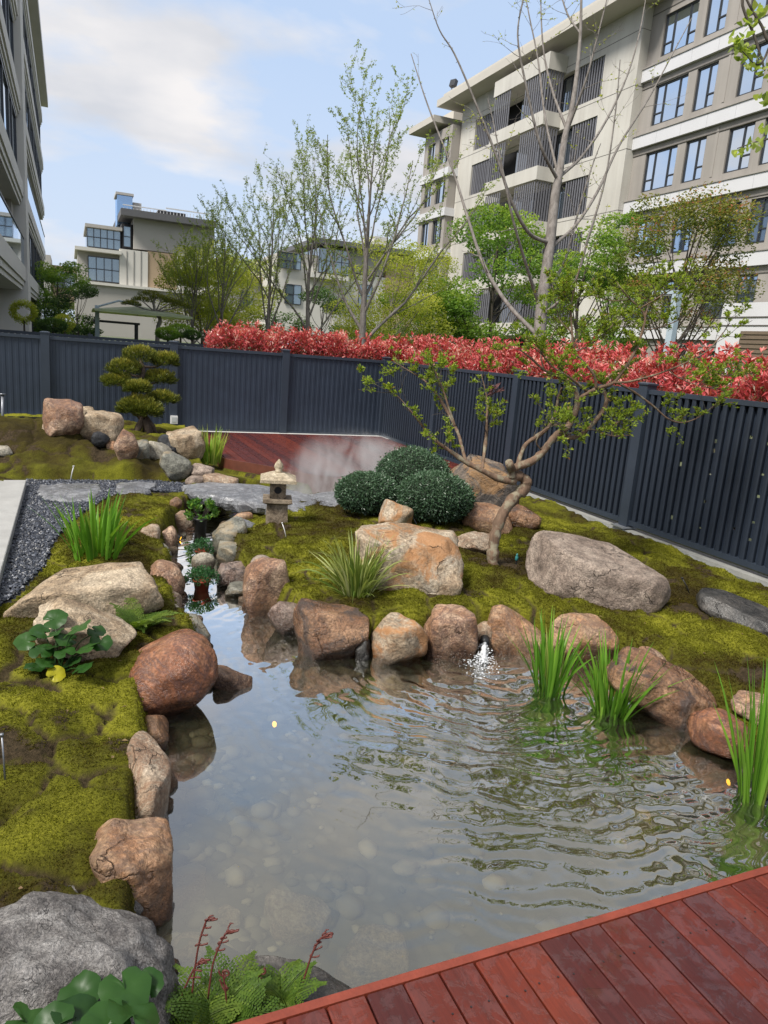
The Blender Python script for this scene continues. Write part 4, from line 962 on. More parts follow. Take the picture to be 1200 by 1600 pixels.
# left bay of the block
XC = 23.1
bm_ = MB(); bw = [(46.35, 47.75), (48.35, 49.45)]; BL = [16.55, 13.95, 11.45, 8.85, 6.25, 3.65]
for k in range(6):
    zt = BL[k]; zb = BL[k+1] if k < 5 else 0
    s, h = zb+.42, zt-.62
    bm_.box(XC, 45.95, h, XC+.4, 50.0, zt); bm_.box(XC, 45.95, zb, XC+.4, 50.0, s)
    bm_.box(XC, 45.95, s, XC+.4, 46.35, h); bm_.box(XC, 47.75, s, XC+.4, 48.35, h); bm_.box(XC, 49.45, s, XC+.4, 50., h)
    for (a, c) in bw: win_x(rb, XC+.1, a, c, s, h, [.5] if a > 48 else [.3, .75], -1, 'glass', .07)
bm_.box(XC+.4, 45.951, 0, XC+2, 46.2, 16.55)
bm_.build('bay_wall', M['greywall'], rb)
mb = MB(); mb.box(XC+.45, 46.21, 0, XC+9, 50.0, 16.5); mb.build('bay_core', M['dark'], rb)
for zt in BL[1:5]:
    mb = MB(); mb.box(XC-.15, 45.8, zt-.5, XC-.002, 50.1, zt); mb.box(XC-.001, 45.8, zt-.5, XC+.62, 45.948, zt); mb.build('white_band', M['whiteband'], rb)
# roof with deep eaves
mb = MB(); mb.box(22.45, 28.0, TOP, 36, 47.3, TOP+.42); mb.box(22.75, 28.3, TOP+.42, 36, 47.0, TOP+.75); rf_ = mb.build('roof', M['soffit'], rb)
mb = MB(); mb.box(22.3, 47.31, 16.9, 34, 51.2, 17.3); mb.box(24, 47.8, 17.3, 30, 50.5, 18.0); mb.build('bay_roof', M['soffit'], rb)
mb = MB(); mb.box(23.6, ylo, 18.2, 36, 28.0, 18.65); mb.build('wing_roof', M['soffit'], rb)
mb = MB(); mb.box(24.5, 39, TOP+.75, 30, 45, TOP+1.6); mb.build('penthouse', M['beigewall'], rf_)
fl = thing('floodlight', 'small black floodlight on the far roof edge of the apartment block', 'floodlight', (22.9, 46.2, TOP+.75))
mb = MB(); mb.tube([(0,0,0),(0,0,.35)], .03, 6); mb.build('bracket', M['darkframe'], fl)
mb = MB(); mb.box(-.16, -.22, .3, .1, .22, .72); h_ = mb.build('lamp_head', M['darkframe'], fl); h_.rotation_euler = (0, .3, .4)

# ---- left apartment building
M['lefttrim'] = m_plain('warm_grey_stone', (.58,.565,.545), .75, var=.05, scale=.8)
lb = thing('apartment_building', 'grey apartment block with stacked bay windows at the left frame edge', 'building', (0, 0, 0))
XL = -1.62
LZ = [3.83, 6.68, 9.52, 12.40, 15.3]
mb = MB(); mb.box(-14, 15.0, 0, XL-.75, 57.0, 16.0); mb.build('core', M['lefttrim'], lb)
mb = MB(); mb.box(XL-.75, 30.3, 0, XL+.27, 32.2, 15.54); mb.build('pilaster', M['lefttrim'], lb)
mb = MB(); mb.box(-14, 14.5, 16.0, XL+.55, 58.2, 16.45); mb.box(-14, 15, 15.55, XL+.1, 57.4, 15.998); mb.build('roof', M['lefttrim'], lb)
for k, zl in enumerate(LZ):
    for (ya, yb) in ((32.2, 57.3), (16.0, 30.3)):
        near_ = ya < 20
        mb = MB(); mb.box(XL-.75, ya, zl-.5, XL+.20, yb, zl); mb.box(XL-.75, ya, zl-.68, XL+.15, yb-.1, zl-.502); mb.box(XL-.75, ya, zl-.82, XL+.10, yb-.2, zl-.682); mb.build('ledge', M['lefttrim'], lb)
        top = LZ[k+1]-.82 if k < 4 else 15.55
        balcony = (k == 1 and not near_) or (k == 0 and near_)
        if balcony:
            mb = MB(); mb.add([(XL+.17, ya, zl), (XL+.17, yb, zl), (XL+.17, yb, zl+.95), (XL+.17, ya, zl+.95)], [(0,1,2,3)]); mb.build('balcony_glass', M['glass'], lb)
            mb = MB(); mb.box(XL+.14, ya, zl+.951, XL+.19, yb, zl+1.0); mb.build('handrail', M['darkframe'], lb)
            mb = MB(); mb.box(XL-.74, yb-1.5, zl, XL-.1, yb-.3, top); mb.build('balcony_wall', M['greywall'], lb)
        else:
            nw = 6 if not near_ else 4
            for j in range(nw):
                y0_ = ya+(yb-ya-.6)*j/nw; win_x(lb, XL+.08, y0_+.05, y0_+(yb-ya-.6)/nw-.05, zl+.05, top-.02, [.35], 1, 'glass', .1)
            mb = MB(); mb.box(XL-.74, yb-.62, zl, XL+.06, yb-.25, top); mb.box(XL-.74, ya+.001, zl, XL-.12, yb-.63, zl+.04); mb.build('corner_pier', M['lefttrim'], lb)
mb = MB(); mb.box(XL-.75, 54, 0, XL-.1, 56.9, 2.85); mb.build('corner_pier', M['lefttrim'], lb)
for j in range(5): win_x(lb, XL-.1, 33+j*4, 36.4+j*4, .5, 2.85, [.5], 1, 'glassdark', .1)

# ---- far villas, boxes given by the photo outline at one distance
M['villagrey'] = m_plain('villa_grey', (.40,.38,.35), .75, var=.05, scale=.5)
M['villawhite'] = m_plain('villa_white', (.58,.56,.51), .7, var=.04, scale=.5)
M['villatan'] = m_plain('villa_tan', (.38,.28,.18), .7, var=.06, scale=.5)
M['blueglass'] = m_glass('blue_glass', (.05,.12,.22), (.55,.72,.95), .45)
M['glassvilla'] = m_glass('teal_glass', (.10,.14,.16), (.7,.82,.9), .22)
M['roofdark'] = m_plain('dark_roof_edge', (.10,.10,.105), .7)
M['rail'] = m_plain('white_rail', (.6,.6,.6), .5)
def vbox(parent, name, mat, px0, py0, px1, py1, y, dep, shift=0.):
    a = at(px0, (py0+py1)/2, y=y); c = at(px1, (py0+py1)/2, y=y); tz = at((px0+px1)/2, py0, y=y)[2]; bz = at((px0+px1)/2, py1, y=y)[2]
    mb = MB(); mb.box(a[0], y+shift, bz, c[0], y+dep, tz); return mb.build(name, M[mat], parent)
def vwin(parent, px0, py0, px1, py1, y, nx, nz, mat='glassvilla'):
    a = at(px0, (py0+py1)/2, y=y); c = at(px1, (py0+py1)/2, y=y); z1 = at((px0+px1)/2, py0, y=y)[2]; z0 = at((px0+px1)/2, py1, y=y)[2]
    mb = MB(); f = .07
    for i in range(nx+1): xx = a[0]+(c[0]-a[0])*i/nx; mb.box(xx-f/2, y-.16, z0, xx+f/2, y-.05, z1)
    for i in range(nz+1): zz = z0+(z1-z0)*i/nz; mb.box(a[0]-f/2, y-.155, zz-f/2, c[0]+f/2, y-.055, zz+f/2)
    w = mb.build('window', M['darkframe'], parent)
    for i in range(nx):
        for j in range(nz):
            xa, xb = a[0]+(c[0]-a[0])*i/nx, a[0]+(c[0]-a[0])*(i+1)/nx; za_, zb_ = z0+(z1-z0)*j/nz, z0+(z1-z0)*(j+1)/nz
            q = MB(); q.add([(xa, y-.1, za_), (xb, y-.1, za_), (xb, y-.1, zb_), (xa, y-.1, zb_)], [(0,1,2,3)]); q.build('pane', M[mat], w)
v1 = thing('villa', 'grey and cream modern villa with glass roof room and blue stair tower', 'building', (0, 0, 0))
Yv = 76.
vbox(v1, 'wall', 'villagrey', 122, 393, 188, 475, Yv+.5, 10); vwin(v1, 138, 403, 187, 440, Yv+.48, 4, 2)
vbox(v1, 'roof_slab', 'villawhite', 117, 388, 190, 393.4, Yv-.6, 11)
vbox(v1, 'glass_room', 'glassdark', 136, 357, 188, 388, Yv+1.2, 8); vwin(v1, 136, 357, 188, 388, Yv+1.1, 5, 2)
vbox(v1, 'glass_room_roof', 'villagrey', 133, 352, 191, 357, Yv+.4, 9)
vbox(v1, 'dark_bay', 'dark', 190, 350, 210, 390, Yv+1., 8); vwin(v1, 193, 354, 204, 386, Yv+.9, 1, 2)
vbox(v1, 'upper_wall', 'villagrey', 209, 346, 335, 396, Yv+.2, 12); vbox(v1, 'roof_slab', 'roofdark', 189, 335, 338, 345.5, Yv-1.0, 14)
vbox(v1, 'panel_wall', 'villawhite', 187, 391, 231, 452, Yv-.2, 10); vbox(v1, 'panel_wall', 'villatan', 231.3, 395, 276, 458, Yv-.1, 10); vbox(v1, 'panel_wall', 'villawhite', 276.4, 400, 345, 470, Yv-.2, 10)
for px_ in (198, 209, 220):
    vbox(v1, 'cladding_joint', 'joint', px_, 392, px_+.5, 452, Yv-.25, .1)
vbox(v1, 'base_wall', 'villagrey', 118, 453, 350, 530, Yv-.6, 10)
vbox(v1, 'base_ledge', 'villawhite', 118, 449, 350, 453, Yv-.9, 10)
vbox(v1, 'stair_tower', 'blueglass', 183, 305, 207, 352, Yv+4, 3); vbox(v1, 'tower_cap', 'villagrey', 181, 301, 209, 304.8, Yv+3.8, 3.5); vbox(v1, 'stair_house', 'villagrey', 207.5, 317, 221, 338, Yv+4.2, 3)
for px_ in np.arange(193, 326, 5.2):
    py_ = 324+(px_-193)*.095; vbox(v1, 'rail_bar', 'rail', px_, py_, px_+.8, py_+13, Yv-.6, .06)
vbox(v1, 'hand_rail', 'rail', 192, 323.5, 260, 325, Yv-.62, .1); vbox(v1, 'hand_rail', 'rail', 259, 329, 327, 330.8, Yv-.62, .1); vbox(v1, 'roof_vent', 'dark', 247, 331, 290, 340, Yv+2, 2)
v2 = thing('villa', 'cream villa with dark roof glimpsed between the leafing ginkgo trees', 'building', (0, 0, 0))
Yv = 86.
vbox(v2, 'wall', 'villawhite', 425, 415, 520, 530, Yv, 12); vwin(v2, 445, 445, 470, 475, Yv-.02, 2, 2); vwin(v2, 435, 395, 470, 420, Yv-.3, 3, 2)
vbox(v2, 'roof_room', 'villagrey', 440, 396, 500, 414.6, Yv+.3, 9); vbox(v2, 'glass_wall', 'glassdark', 498, 390, 545, 428, Yv-.5, 10); vwin(v2, 498, 390, 545, 428, Yv-.55, 4, 2)
vbox(v2, 'wall', 'villawhite', 521, 429, 600, 530, Yv-.2, 12); vbox(v2, 'wall', 'villatan', 600.4, 395, 668, 540, Yv-.3, 12); vbox(v2, 'wall', 'villagrey', 546, 392, 600, 428.6, Yv+.1, 12)
vbox(v2, 'roof_slab', 'roofdark', 492, 383, 672, 391, Yv-1.4, 16); vbox(v2, 'roof_house', 'villawhite', 585, 370, 606, 382.6, Yv+1, 4)
vbox(v2, 'balcony', 'villawhite', 486, 428.8, 545, 436, Yv-1.5, 1.4); vwin(v2, 560, 445, 580, 480, Yv-.25, 1, 2)
v3 = thing('villa', 'pale low villa with tan roof behind the leftmost leafing trees', 'building', (0, 0, 0))
vbox(v3, 'wall', 'villawhite', 345, 440, 424, 535, 92, 10); vbox(v3, 'roof_slab', 'villatan', 340, 430, 426, 439, 91, 12); vwin(v3, 375, 455, 395, 480, 91.98, 2, 2); vbox(v3, 'wall', 'villagrey', 404, 408, 424, 429, 93, 8)
v4 = thing('tower_block', 'distant reddish tower block beyond the left apartment building', 'building', (0, 0, 0))
vbox(v4, 'wall', 'villatan', 80, 416, 124, 480, 160, 14); vbox(v4, 'wall', 'villagrey', 66, 398, 80, 480, 158, 14); vwin(v4, 85, 425, 118, 450, 159.95, 4, 3, 'glassdark')
# ================================================================== vegetation helpers
L_ = {}
L_['ginkgo'] = m_leaf('ginkgo_leaf', [(0, (.17,.24,.05)), (.5, (.28,.36,.08)), (1, (.40,.46,.12))], .55)
L_['fresh'] = m_leaf('fresh_leaf', [(0, (.09,.18,.03)), (.5, (.18,.31,.05)), (1, (.33,.42,.08))], .5)
L_['yellowgreen'] = m_leaf('yellow_green_leaf', [(0, (.22,.27,.04)), (.5, (.40,.44,.07)), (1, (.55,.54,.12))], .55)
L_['deep'] = m_leaf('deep_leaf', [(0, (.03,.07,.018)), (.5, (.065,.13,.03)), (1, (.13,.21,.05))], .3)
L_['redgreen'] = m_leaf('red_green_leaf', [(0, (.08,.11,.02)), (.45, (.18,.21,.035)), (.72, (.27,.25,.05)), (.87, (.38,.18,.08)), (1, (.44,.16,.09))], .4)
L_['crooked'] = m_leaf('small_bright_leaf', [(0, (.10,.15,.02)), (.5, (.23,.31,.035)), (.9, (.38,.44,.06)), (1, (.32,.17,.07))], .45)
L_['photinia'] = m_leaf('photinia_leaf', [(0, (.035,.05,.018)), (.16, (.09,.13,.03)), (.28, (.17,.05,.03)), (.5, (.36,.045,.05)), (.8, (.62,.11,.12)), (.93, (.72,.26,.24)), (1, (.74,.46,.40))], .32, .35, .5)
L_['box'] = m_leaf('clipped_leaf', [(0, (.024,.052,.026)), (.5, (.060,.115,.060)), (.85, (.105,.175,.10)), (1, (.17,.25,.16))], .15, .35, .5)
L_['pine'] = m_leaf('pine_needle', [(0, (.03,.045,.010)), (.5, (.11,.135,.022)), (.85, (.25,.25,.038)), (1, (.38,.33,.06))], .25)
L_['iris'] = m_leaf('iris_blade', [(0, (.06,.17,.016)), (.5, (.12,.28,.025)), (.9, (.22,.40,.045)), (1, (.45,.44,.14))], .35, .4)
L_['sedge'] = m_leaf('sedge_blade', [(0, (.06,.12,.02)), (.4, (.16,.22,.04)), (.75, (.38,.42,.14)), (1, (.60,.58,.32))], .3)
L_['fern'] = m_leaf('fern_frond', [(0, (.035,.075,.010)), (.5, (.08,.145,.017)), (1, (.17,.24,.03))], .4)
L_['fernred'] = m_leaf('young_red_frond', [(0, (.07,.018,.015)), (1, (.17,.05,.04))], .2)
L_['leopard'] = m_leaf('round_leaf', [(0, (.010,.036,.007)), (.5, (.020,.064,.010)), (.9, (.040,.10,.018)), (1, (.34,.31,.015))], .2, .4, .3)
L_['mossfuzz'] = m_leaf('moss_tuft', [(0, (.040,.028,.009)), (.25, (.070,.056,.009)), (.5, (.105,.105,.010)), (.75, (.165,.168,.013)), (1, (.25,.24,.024))], .25, .8, .1)
L_['darkred'] = m_leaf('dark_red_leaf', [(0, (.06,.025,.03)), (1, (.20,.09,.09))], .2)
L_['potgreen'] = m_leaf('pot_leaf', [(0, (.03,.10,.015)), (.6, (.07,.18,.025)), (1, (.20,.33,.04))], .3)
L_['trail'] = m_leaf('trailing_leaf', [(0, (.015,.06,.022)), (.6, (.03,.11,.035)), (1, (.06,.17,.05))], .25)
B_ = {}
B_['ginkgo'] = m_bark('ginkgo_bark', (.10,.085,.075), (.27,.245,.225), 16)
B_['grey'] = m_bark('far_bark', (.13,.115,.10), (.28,.255,.225), 9)
B_['dark'] = m_bark('dark_bark', (.035,.028,.022), (.085,.07,.055), 20)
B_['crooked'] = m_bark('flaking_brown_bark', (.075,.045,.028), (.20,.125,.08), 17, lichen=(.24,.215,.15), bmp=.012)
B_['pine'] = m_bark('pine_bark', (.05,.035,.025), (.13,.09,.065), 25)

def thinleaf(c, spread, nrm, n): return c
def foliage_points(centers, radii, n, shell=.55):
    """points through several ellipsoidal clumps"""
    k = RNG.integers(0, len(centers), n); d = rdir(n); r = RNG.random(n)**(1/3.)*(1-shell)+shell*RNG.random(n)**.25
    return np.asarray(centers)[k]+d*r[:, None]*np.asarray(radii)[k], d, k
def grow(p0, d0, L, r0, lev, out_, up=.25, wig=.22, kids=(4, 3), split=(.35, .95), ang=(.45, .9), rr=.55, lr=.6, maxlev=2, seg=8):
    pts = [np.array(p0, float)]; d = np.array(d0, float); d /= np.linalg.norm(d); sl = L/seg
    for i in range(seg):
        d = d+RNG.normal(0, wig/seg**.5, 3)+np.array([0, 0, up/seg]); d /= np.linalg.norm(d); pts.append(pts[-1]+d*sl)
    pts = np.array(pts); rad = r0*(1-.82*np.linspace(0, 1, seg+1)**.9); out_.append((pts, rad, lev))
    if lev < maxlev:
        n = kids[min(lev, len(kids)-1)]
        for k in range(n):
            tt = split[0]+(split[1]-split[0])*(k+RNG.random())/n; i = min(int(tt*seg), seg-1)
            base = pts[i]+(pts[i+1]-pts[i])*(tt*seg-i); td = pts[i+1]-pts[i]; td /= np.linalg.norm(td)
            a = RNG.uniform(*ang); q = rdir(1)[0]; q -= td*(q @ td); q /= np.linalg.norm(q)+1e-9
            grow(base, td*math.cos(a)+q*math.sin(a), L*lr*RNG.uniform(.7, 1.15)*(1.15-.5*tt), rad[i]*rr, lev+1, out_, up, wig, kids, split, ang, rr, lr, maxlev, max(4, seg-2))
    return out_
def wood(branches, parent, mat, name='trunk', sides=(10, 7, 5, 4)):
    mb = MB()
    for pts, rad, lev in branches: mb.tube(pts, np.maximum(rad, .0022), sides[min(lev, len(sides)-1)], cap=lev == 0)
    return mb.build(name, mat, parent, True)
def along(branches, n, levs, tmin=.2):
    """random points along branches of given levels, weighted by length"""
    br = [b_ for b_ in branches if b_[2] in levs]; le = np.array([np.linalg.norm(np.diff(b_[0], axis=0), axis=1).sum() for b_ in br])
    k = RNG.choice(len(br), n, p=le/le.sum()); P = np.empty((n, 3)); T = np.empty((n, 3))
    for i, q in enumerate(k):
        pts = br[q][0]; tt = RNG.uniform(tmin, 1)*(len(pts)-1.001); j = int(tt); P[i] = pts[j]+(pts[j+1]-pts[j])*(tt-j); T[i] = pts[j+1]-pts[j]
    return P, T/np.linalg.norm(T, axis=1)[:, None]

# ================================================================== moss fuzz
mq = (kind == 0); qv = TV[QUADS[mq]].mean(1); sm_ = SEAM[QUADS[mq]].mean(1); pt_ = MOSSY[QUADS[mq]].mean(1); bw_ = BROWN[QUADS[mq]].mean(1); lp_ = lump[QUADS[mq]].mean(1)
dist = np.linalg.norm(qv-CAM, axis=1); rel = (qv-CAM); ww = rel @ AX_F
sx = CX+F_PX*(rel @ AX_R)/ww; sy = CY-F_PX*(rel @ AX_U)/ww
vis = (ww > .5) & (sx > -60) & (sx < 1260) & (sy > 600) & (sy < 1660) & (sm_ < .12) & (dist < 10) & (bw_ < .75)
qv, pt_, lp_, dist = qv[vis], pt_[vis], lp_[vis], dist[vis]
n_ = 230000; pr = 1/dist**1.35*np.clip((10-dist)/2, 0, 1); k = RNG.choice(len(qv), n_, p=pr/pr.sum())
P = qv[k]+np.concatenate([RNG.uniform(-STEP*.6, STEP*.6, (n_, 2)), RNG.uniform(-.004, .002, (n_, 1))], 1)
sc_ = np.clip(dist[k]/3.4, .75, 1.7); dv_ = rdir(n_, .25, 1.)
mb = MB(); mb.leaves(P, dv_, rdir(n_), .0085*sc_*RNG.uniform(.6, 1.3, n_), .0050*sc_, np.clip(-.02+.78*pt_[k]+.10*lp_[k]+RNG.normal(0, .07, n_), 0, 1))
struct(mb.build('moss', L_['mossfuzz']), 'stuff', 'short green moss growing over the garden banks')

# ================================================================== photinia hedge
hd = thing('photinia_hedge', 'long red-leaved photinia hedge behind the fences', 'hedge', (7.0, 15.1, 0))
def hedge(n, line, half, zlo, ztop, L):
    a, c = np.array(line[0]), np.array(line[1]); e = c-a; ln = np.linalg.norm(e); e = e/ln; s = np.array([e[1], -e[0]])
    u = RNG.random(n)*ln; wv = RNG.uniform(-1, 1, n)
    tops = np.array([ztop+.22*mn.noise(Vector((q*1.7, a[0], 0)))+.16*mn.noise(Vector((q*5., 3, a[1]))) for q in u])
    h = RNG.random(n)**.55; zz = zlo+(tops-zlo)*h
    bulge = np.sqrt(np.clip(1-((h-.55)/.62)**2, .1, 1)); xy = a+np.outer(u, e)+np.outer(wv*half*bulge, s)
    up = np.stack([RNG.normal(0, .55, n), RNG.normal(0, .55, n), RNG.uniform(.1, 1., n)], 1)
    col_ = np.clip(.18+.62*h+RNG.normal(0, .17, n)+.34*np.array([mn.noise(Vector((q*1.9, 9, 0))) for q in u])+.2*np.array([mn.noise(Vector((q*6., 2, 0))) for q in u]), 0, 1)
    return np.column_stack([xy, zz])-np.array([7.0, 15.1, 0]), up, col_, L*RNG.uniform(.6, 1.25, n)
mb = MB()
for args in ((15000, ((2.55, 15.25), (7.3, 15.15)), .42, 1.25, 2.00, .085), (26000, ((7.05, 15.3), (6.95, 3.6)), .45, 1.2, 1.93, .09)):
    P, up, cv, Lf = hedge(*args); mb.leaves(P, up, rdir(len(P)), Lf, Lf*.38, cv)
# upright shoots with whorls of leaves
for k in range(420):
    f = RNG.random()
    base = np.array([2.7+4.3*f, 15.2+RNG.uniform(-.3, .3), 1.92]) if k % 4 == 0 else np.array([7.0+RNG.uniform(-.35, .35), 15.-11.4*f, 1.94])
    base = base-np.array([7.0, 15.1, 0]); hgt = RNG.uniform(.08, .34); d = np.array([RNG.normal(0, .15), RNG.normal(0, .15), 1.])
    nl = 14; tt = RNG.uniform(.2, 1, nl); P = base+np.outer(tt*hgt, d); dv_ = rdir(nl, .2, .9)
    mb.leaves(P, dv_, rdir(nl), RNG.uniform(.06, .11, nl), .035, RNG.uniform(.5, 1., nl)); mb.tube(np.array([base, base+d*hgt]), [.004, .002], 4, a=.2)
mb.build('foliage', L_['photinia'], hd)
mb = MB()
for k in range(90):
    f = RNG.random(); base = (np.array([2.7+4.3*f, 15.2+RNG.uniform(-.2, .2), 0]) if k % 4 == 0 else np.array([7.0+RNG.uniform(-.2, .2), 15.-11.4*f, 0]))-np.array([7., 15.1, 0])
    tip = base+np.array([RNG.normal(0, .15), RNG.normal(0, .15), RNG.uniform(1.4, 1.9)]); mb.tube(np.array([base, (base+tip)/2+RNG.normal(0, .04, 3), tip]), [.014, .011, .006], 5)
mb.build('stems', B_['dark'], hd, True)['kind'] = 'stuff'

# ================================================================== leafing ginkgo row
def ginkgo(base, h, r0, label, seed, nleaf, spread=1.0, lm='ginkgo', low=.28):
    global RNG
    keep = RNG; RNG = np.random.default_rng(seed)
    t_ = thing('ginkgo_tree', label, 'tree', base, 0, 'leafing ginkgo trees in a row beyond the fence')
    br = []; pts = spline(np.array([(0,0,0), (.03,0,h*.25), (-.02,.03,h*.5), (.05,0,h*.75), (.02,.03,h*.98)])+RNG.normal(0, .03, (5, 3)), 5)
    rad = r0*(.03+.97*(1-np.linspace(0, 1, len(pts)))**1.35); br.append((pts, rad, 0))
    nb = 15
    for k in range(nb):
        f = low+(.86-low)*(k+.5*RNG.random())/nb; i = int(f*(len(pts)-1)); az = k*2.4+RNG.normal(0, .3); a = RNG.uniform(.42, .72)*(1.05-.35*f)
        d = np.array([math.sin(a)*math.cos(az), math.sin(a)*math.sin(az), math.cos(a)])
        grow(pts[i], d, h*(.74-.55*f)*spread*RNG.uniform(.9, 1.15), min(rad[i]*.5, r0*.34), 1, br, up=.38, wig=.30, kids=(0, 6, 2), split=(.18, .95), ang=(.35, .8), rr=.5, lr=.42, maxlev=3, seg=9)
    wood(br, t_, B_['ginkgo' if r0 > .1 else 'grey'])
    nleaf = int(nleaf*1.5); P, T = along(br, nleaf, (1, 2, 3), .12); off = rdir(nleaf)*RNG.uniform(.01, .05, nleaf)[:, None]
    mb = MB()
    for rep in range(3):
        mb.leaves(P+off+rdir(nleaf)*.02, rdir(nleaf, -.2, 1.), rdir(nleaf), RNG.uniform(.035, .065, nleaf), RNG.uniform(.02, .036, nleaf))
    mb.build('foliage', L_[lm], t_); RNG = keep; return t_
ginkgo((6.95, 18.0, 0), 7.8, .145, 'tallest leafing ginkgo in the row, centre of the picture', 11, 2600)
ginkgo((7.0, 23.0, 0), 7.6, .12, 'second leafing ginkgo, left of the tallest one', 12, 2400)
ginkgo((6.75, 27.2, 0), 7.5, .115, 'third leafing ginkgo with thin dark limbs, before the cream villa', 13, 2500)
ginkgo((5.9, 31.5, 0), 7.0, .11, 'fourth leafing ginkgo, right of the grey villa', 14, 2600)
ginkgo((5.0, 33.5, 0), 6.0, .11, 'leftmost leafing ginkgo in front of the grey villa', 15, 2600)

# ================================================================== big bare ginkgo beyond the slatted fence
def limb(path, w0, n=5):
    """path rows (px,py,dw,half width px) -> points and radii in the place"""
    S = spline(np.array(path, float), n); P = np.array([at(a, b_, w=w0+dw) for a, b_, dw, _ in S]); R = np.array([max(q[3], .45)*(w0+q[2])/F_PX for q in S])*.9
    return P, R
gb = at(850, 535, x=8.1); gw = depth(gb)
gt = thing('ginkgo_tree', 'big nearly bare ginkgo with pale trunk beyond the slatted fence', 'tree', (gb[0], gb[1], 0))
C3 = lambda x, y, dw, r: (640+x/2.143, y/2.143, dw, r)
paths = [
 [C3(433,1145,0,13),C3(445,1000,0,12),C3(462,880,0,11),C3(472,800,0,10.5),C3(488,650,0,9.5),C3(500,590,0,8),C3(520,460,.05,6.5),C3(542,370,.1,5.5),C3(560,250,.15,4.5),C3(572,110,.2,3.2),C3(575,0,.2,2.4),C3(580,-160,.2,1.2)],
 [C3(472,815,0,5),C3(400,780,-.3,4.6),C3(340,670,-.6,4),C3(290,520,-.8,3.3),C3(215,330,-1.0,2.6),C3(150,180,-1.1,2),C3(100,100,-1.2,1.5),C3(62,-10,-1.3,1)],
 [C3(425,1120,0,5.5),C3(330,1020,.3,5),C3(250,890,.6,4.3),C3(195,730,.8,3.4),C3(145,570,1.,2.7),C3(60,350,1.2,1.8),C3(5,180,1.3,1)],
 [C3(430,1010,0,4.4),C3(385,870,-.5,3.7),C3(345,730,-.9,3),C3(312,570,-1.1,2.2),C3(285,430,-1.2,1.4),C3(262,330,-1.2,.9)],
 [C3(478,825,0,4.6),C3(555,755,.4,4),C3(630,640,.8,3.4),C3(700,490,1.1,2.8),C3(800,330,1.5,2.1),C3(870,200,1.7,1.5),C3(945,60,1.9,1)],
 [C3(497,605,0,4.4),C3(440,490,-.4,3.6),C3(395,310,-.6,2.9),C3(362,120,-.8,2.1),C3(385,-20,-.9,1.4)],
 [C3(500,600,0,3.4),C3(455,400,.4,2.8),C3(430,200,.7,2.1),C3(400,50,.8,1.5),C3(380,-60,.9,1)],
 [C3(525,430,.05,3.6),C3(480,310,.5,3),C3(450,180,.7,2.2),C3(440,40,.8,1.6),C3(442,-60,.9,1)],
 [C3(535,420,.05,3.6),C3(590,270,-.4,2.8),C3(630,120,-.6,2.2),C3(665,-20,-.7,1.5)],
 [C3(505,590,0,4),C3(580,520,.4,3.4),C3(660,400,.7,2.8),C3(730,250,.9,2.1),C3(770,110,1.,1.6),C3(790,0,1.1,1)],
 [C3(570,110,.2,2.4),C3(530,50,.4,2),C3(500,-40,.5,1.4)],
 [C3(440,1060,0,4),C3(545,960,-.5,3.4),C3(600,790,-.8,2.9),C3(655,600,-1.,2.3),C3(690,370,-1.2,1.7),C3(705,200,-1.3,1.1)],
 [C3(450,1000,0,3.6),C3(520,870,.6,3.1),C3(570,690,1.,2.4),C3(610,560,1.2,1.6),C3(640,480,1.3,1)],
]
br = []
for k, p in enumerate(paths):
    P, R = limb(p, gw); P = P-np.array([gb[0], gb[1], 0]); br.append((P, R*(.85 if k == 0 else .72), 0 if k == 0 else 1))
P0 = br[0][0]; br[0] = (np.vstack([[(P0[0,0], P0[0,1], 0.)], P0]), np.concatenate([[br[0][1][0]*1.25], br[0][1]]), 0)
for k in range(1, len(paths)):
    pts, rad, _ = br[k]
    for j in range(9):
        i = RNG.integers(3, len(pts)-2); td = pts[i+1]-pts[i]; td /= np.linalg.norm(td); q = rdir(1)[0]; q -= td*(q @ td); q /= np.linalg.norm(q)
        a = RNG.uniform(.5, 1.2); grow(pts[i], td*math.cos(a)+q*math.sin(a), RNG.uniform(.15, .75), max(rad[i]*.35, .004), 2, br, up=.1, wig=.3, kids=(0, 0, 2), maxlev=3, seg=6)
    for j in range(26):                       # short spurs
        i = RNG.integers(1, len(pts)-1); q = rdir(1)[0]; br.append((np.array([pts[i], pts[i]+q*RNG.uniform(.025, .05)]), np.array([.007, .004]), 3))
wood(br, gt, B_['ginkgo'])
P, T = along(br, 520, (2, 3), .3)
mb = MB(); mb.leaves(P, rdir(520, -.2, 1), rdir(520), RNG.uniform(.025, .06, 520), .03); mb.build('foliage', L_['yellowgreen'], gt)

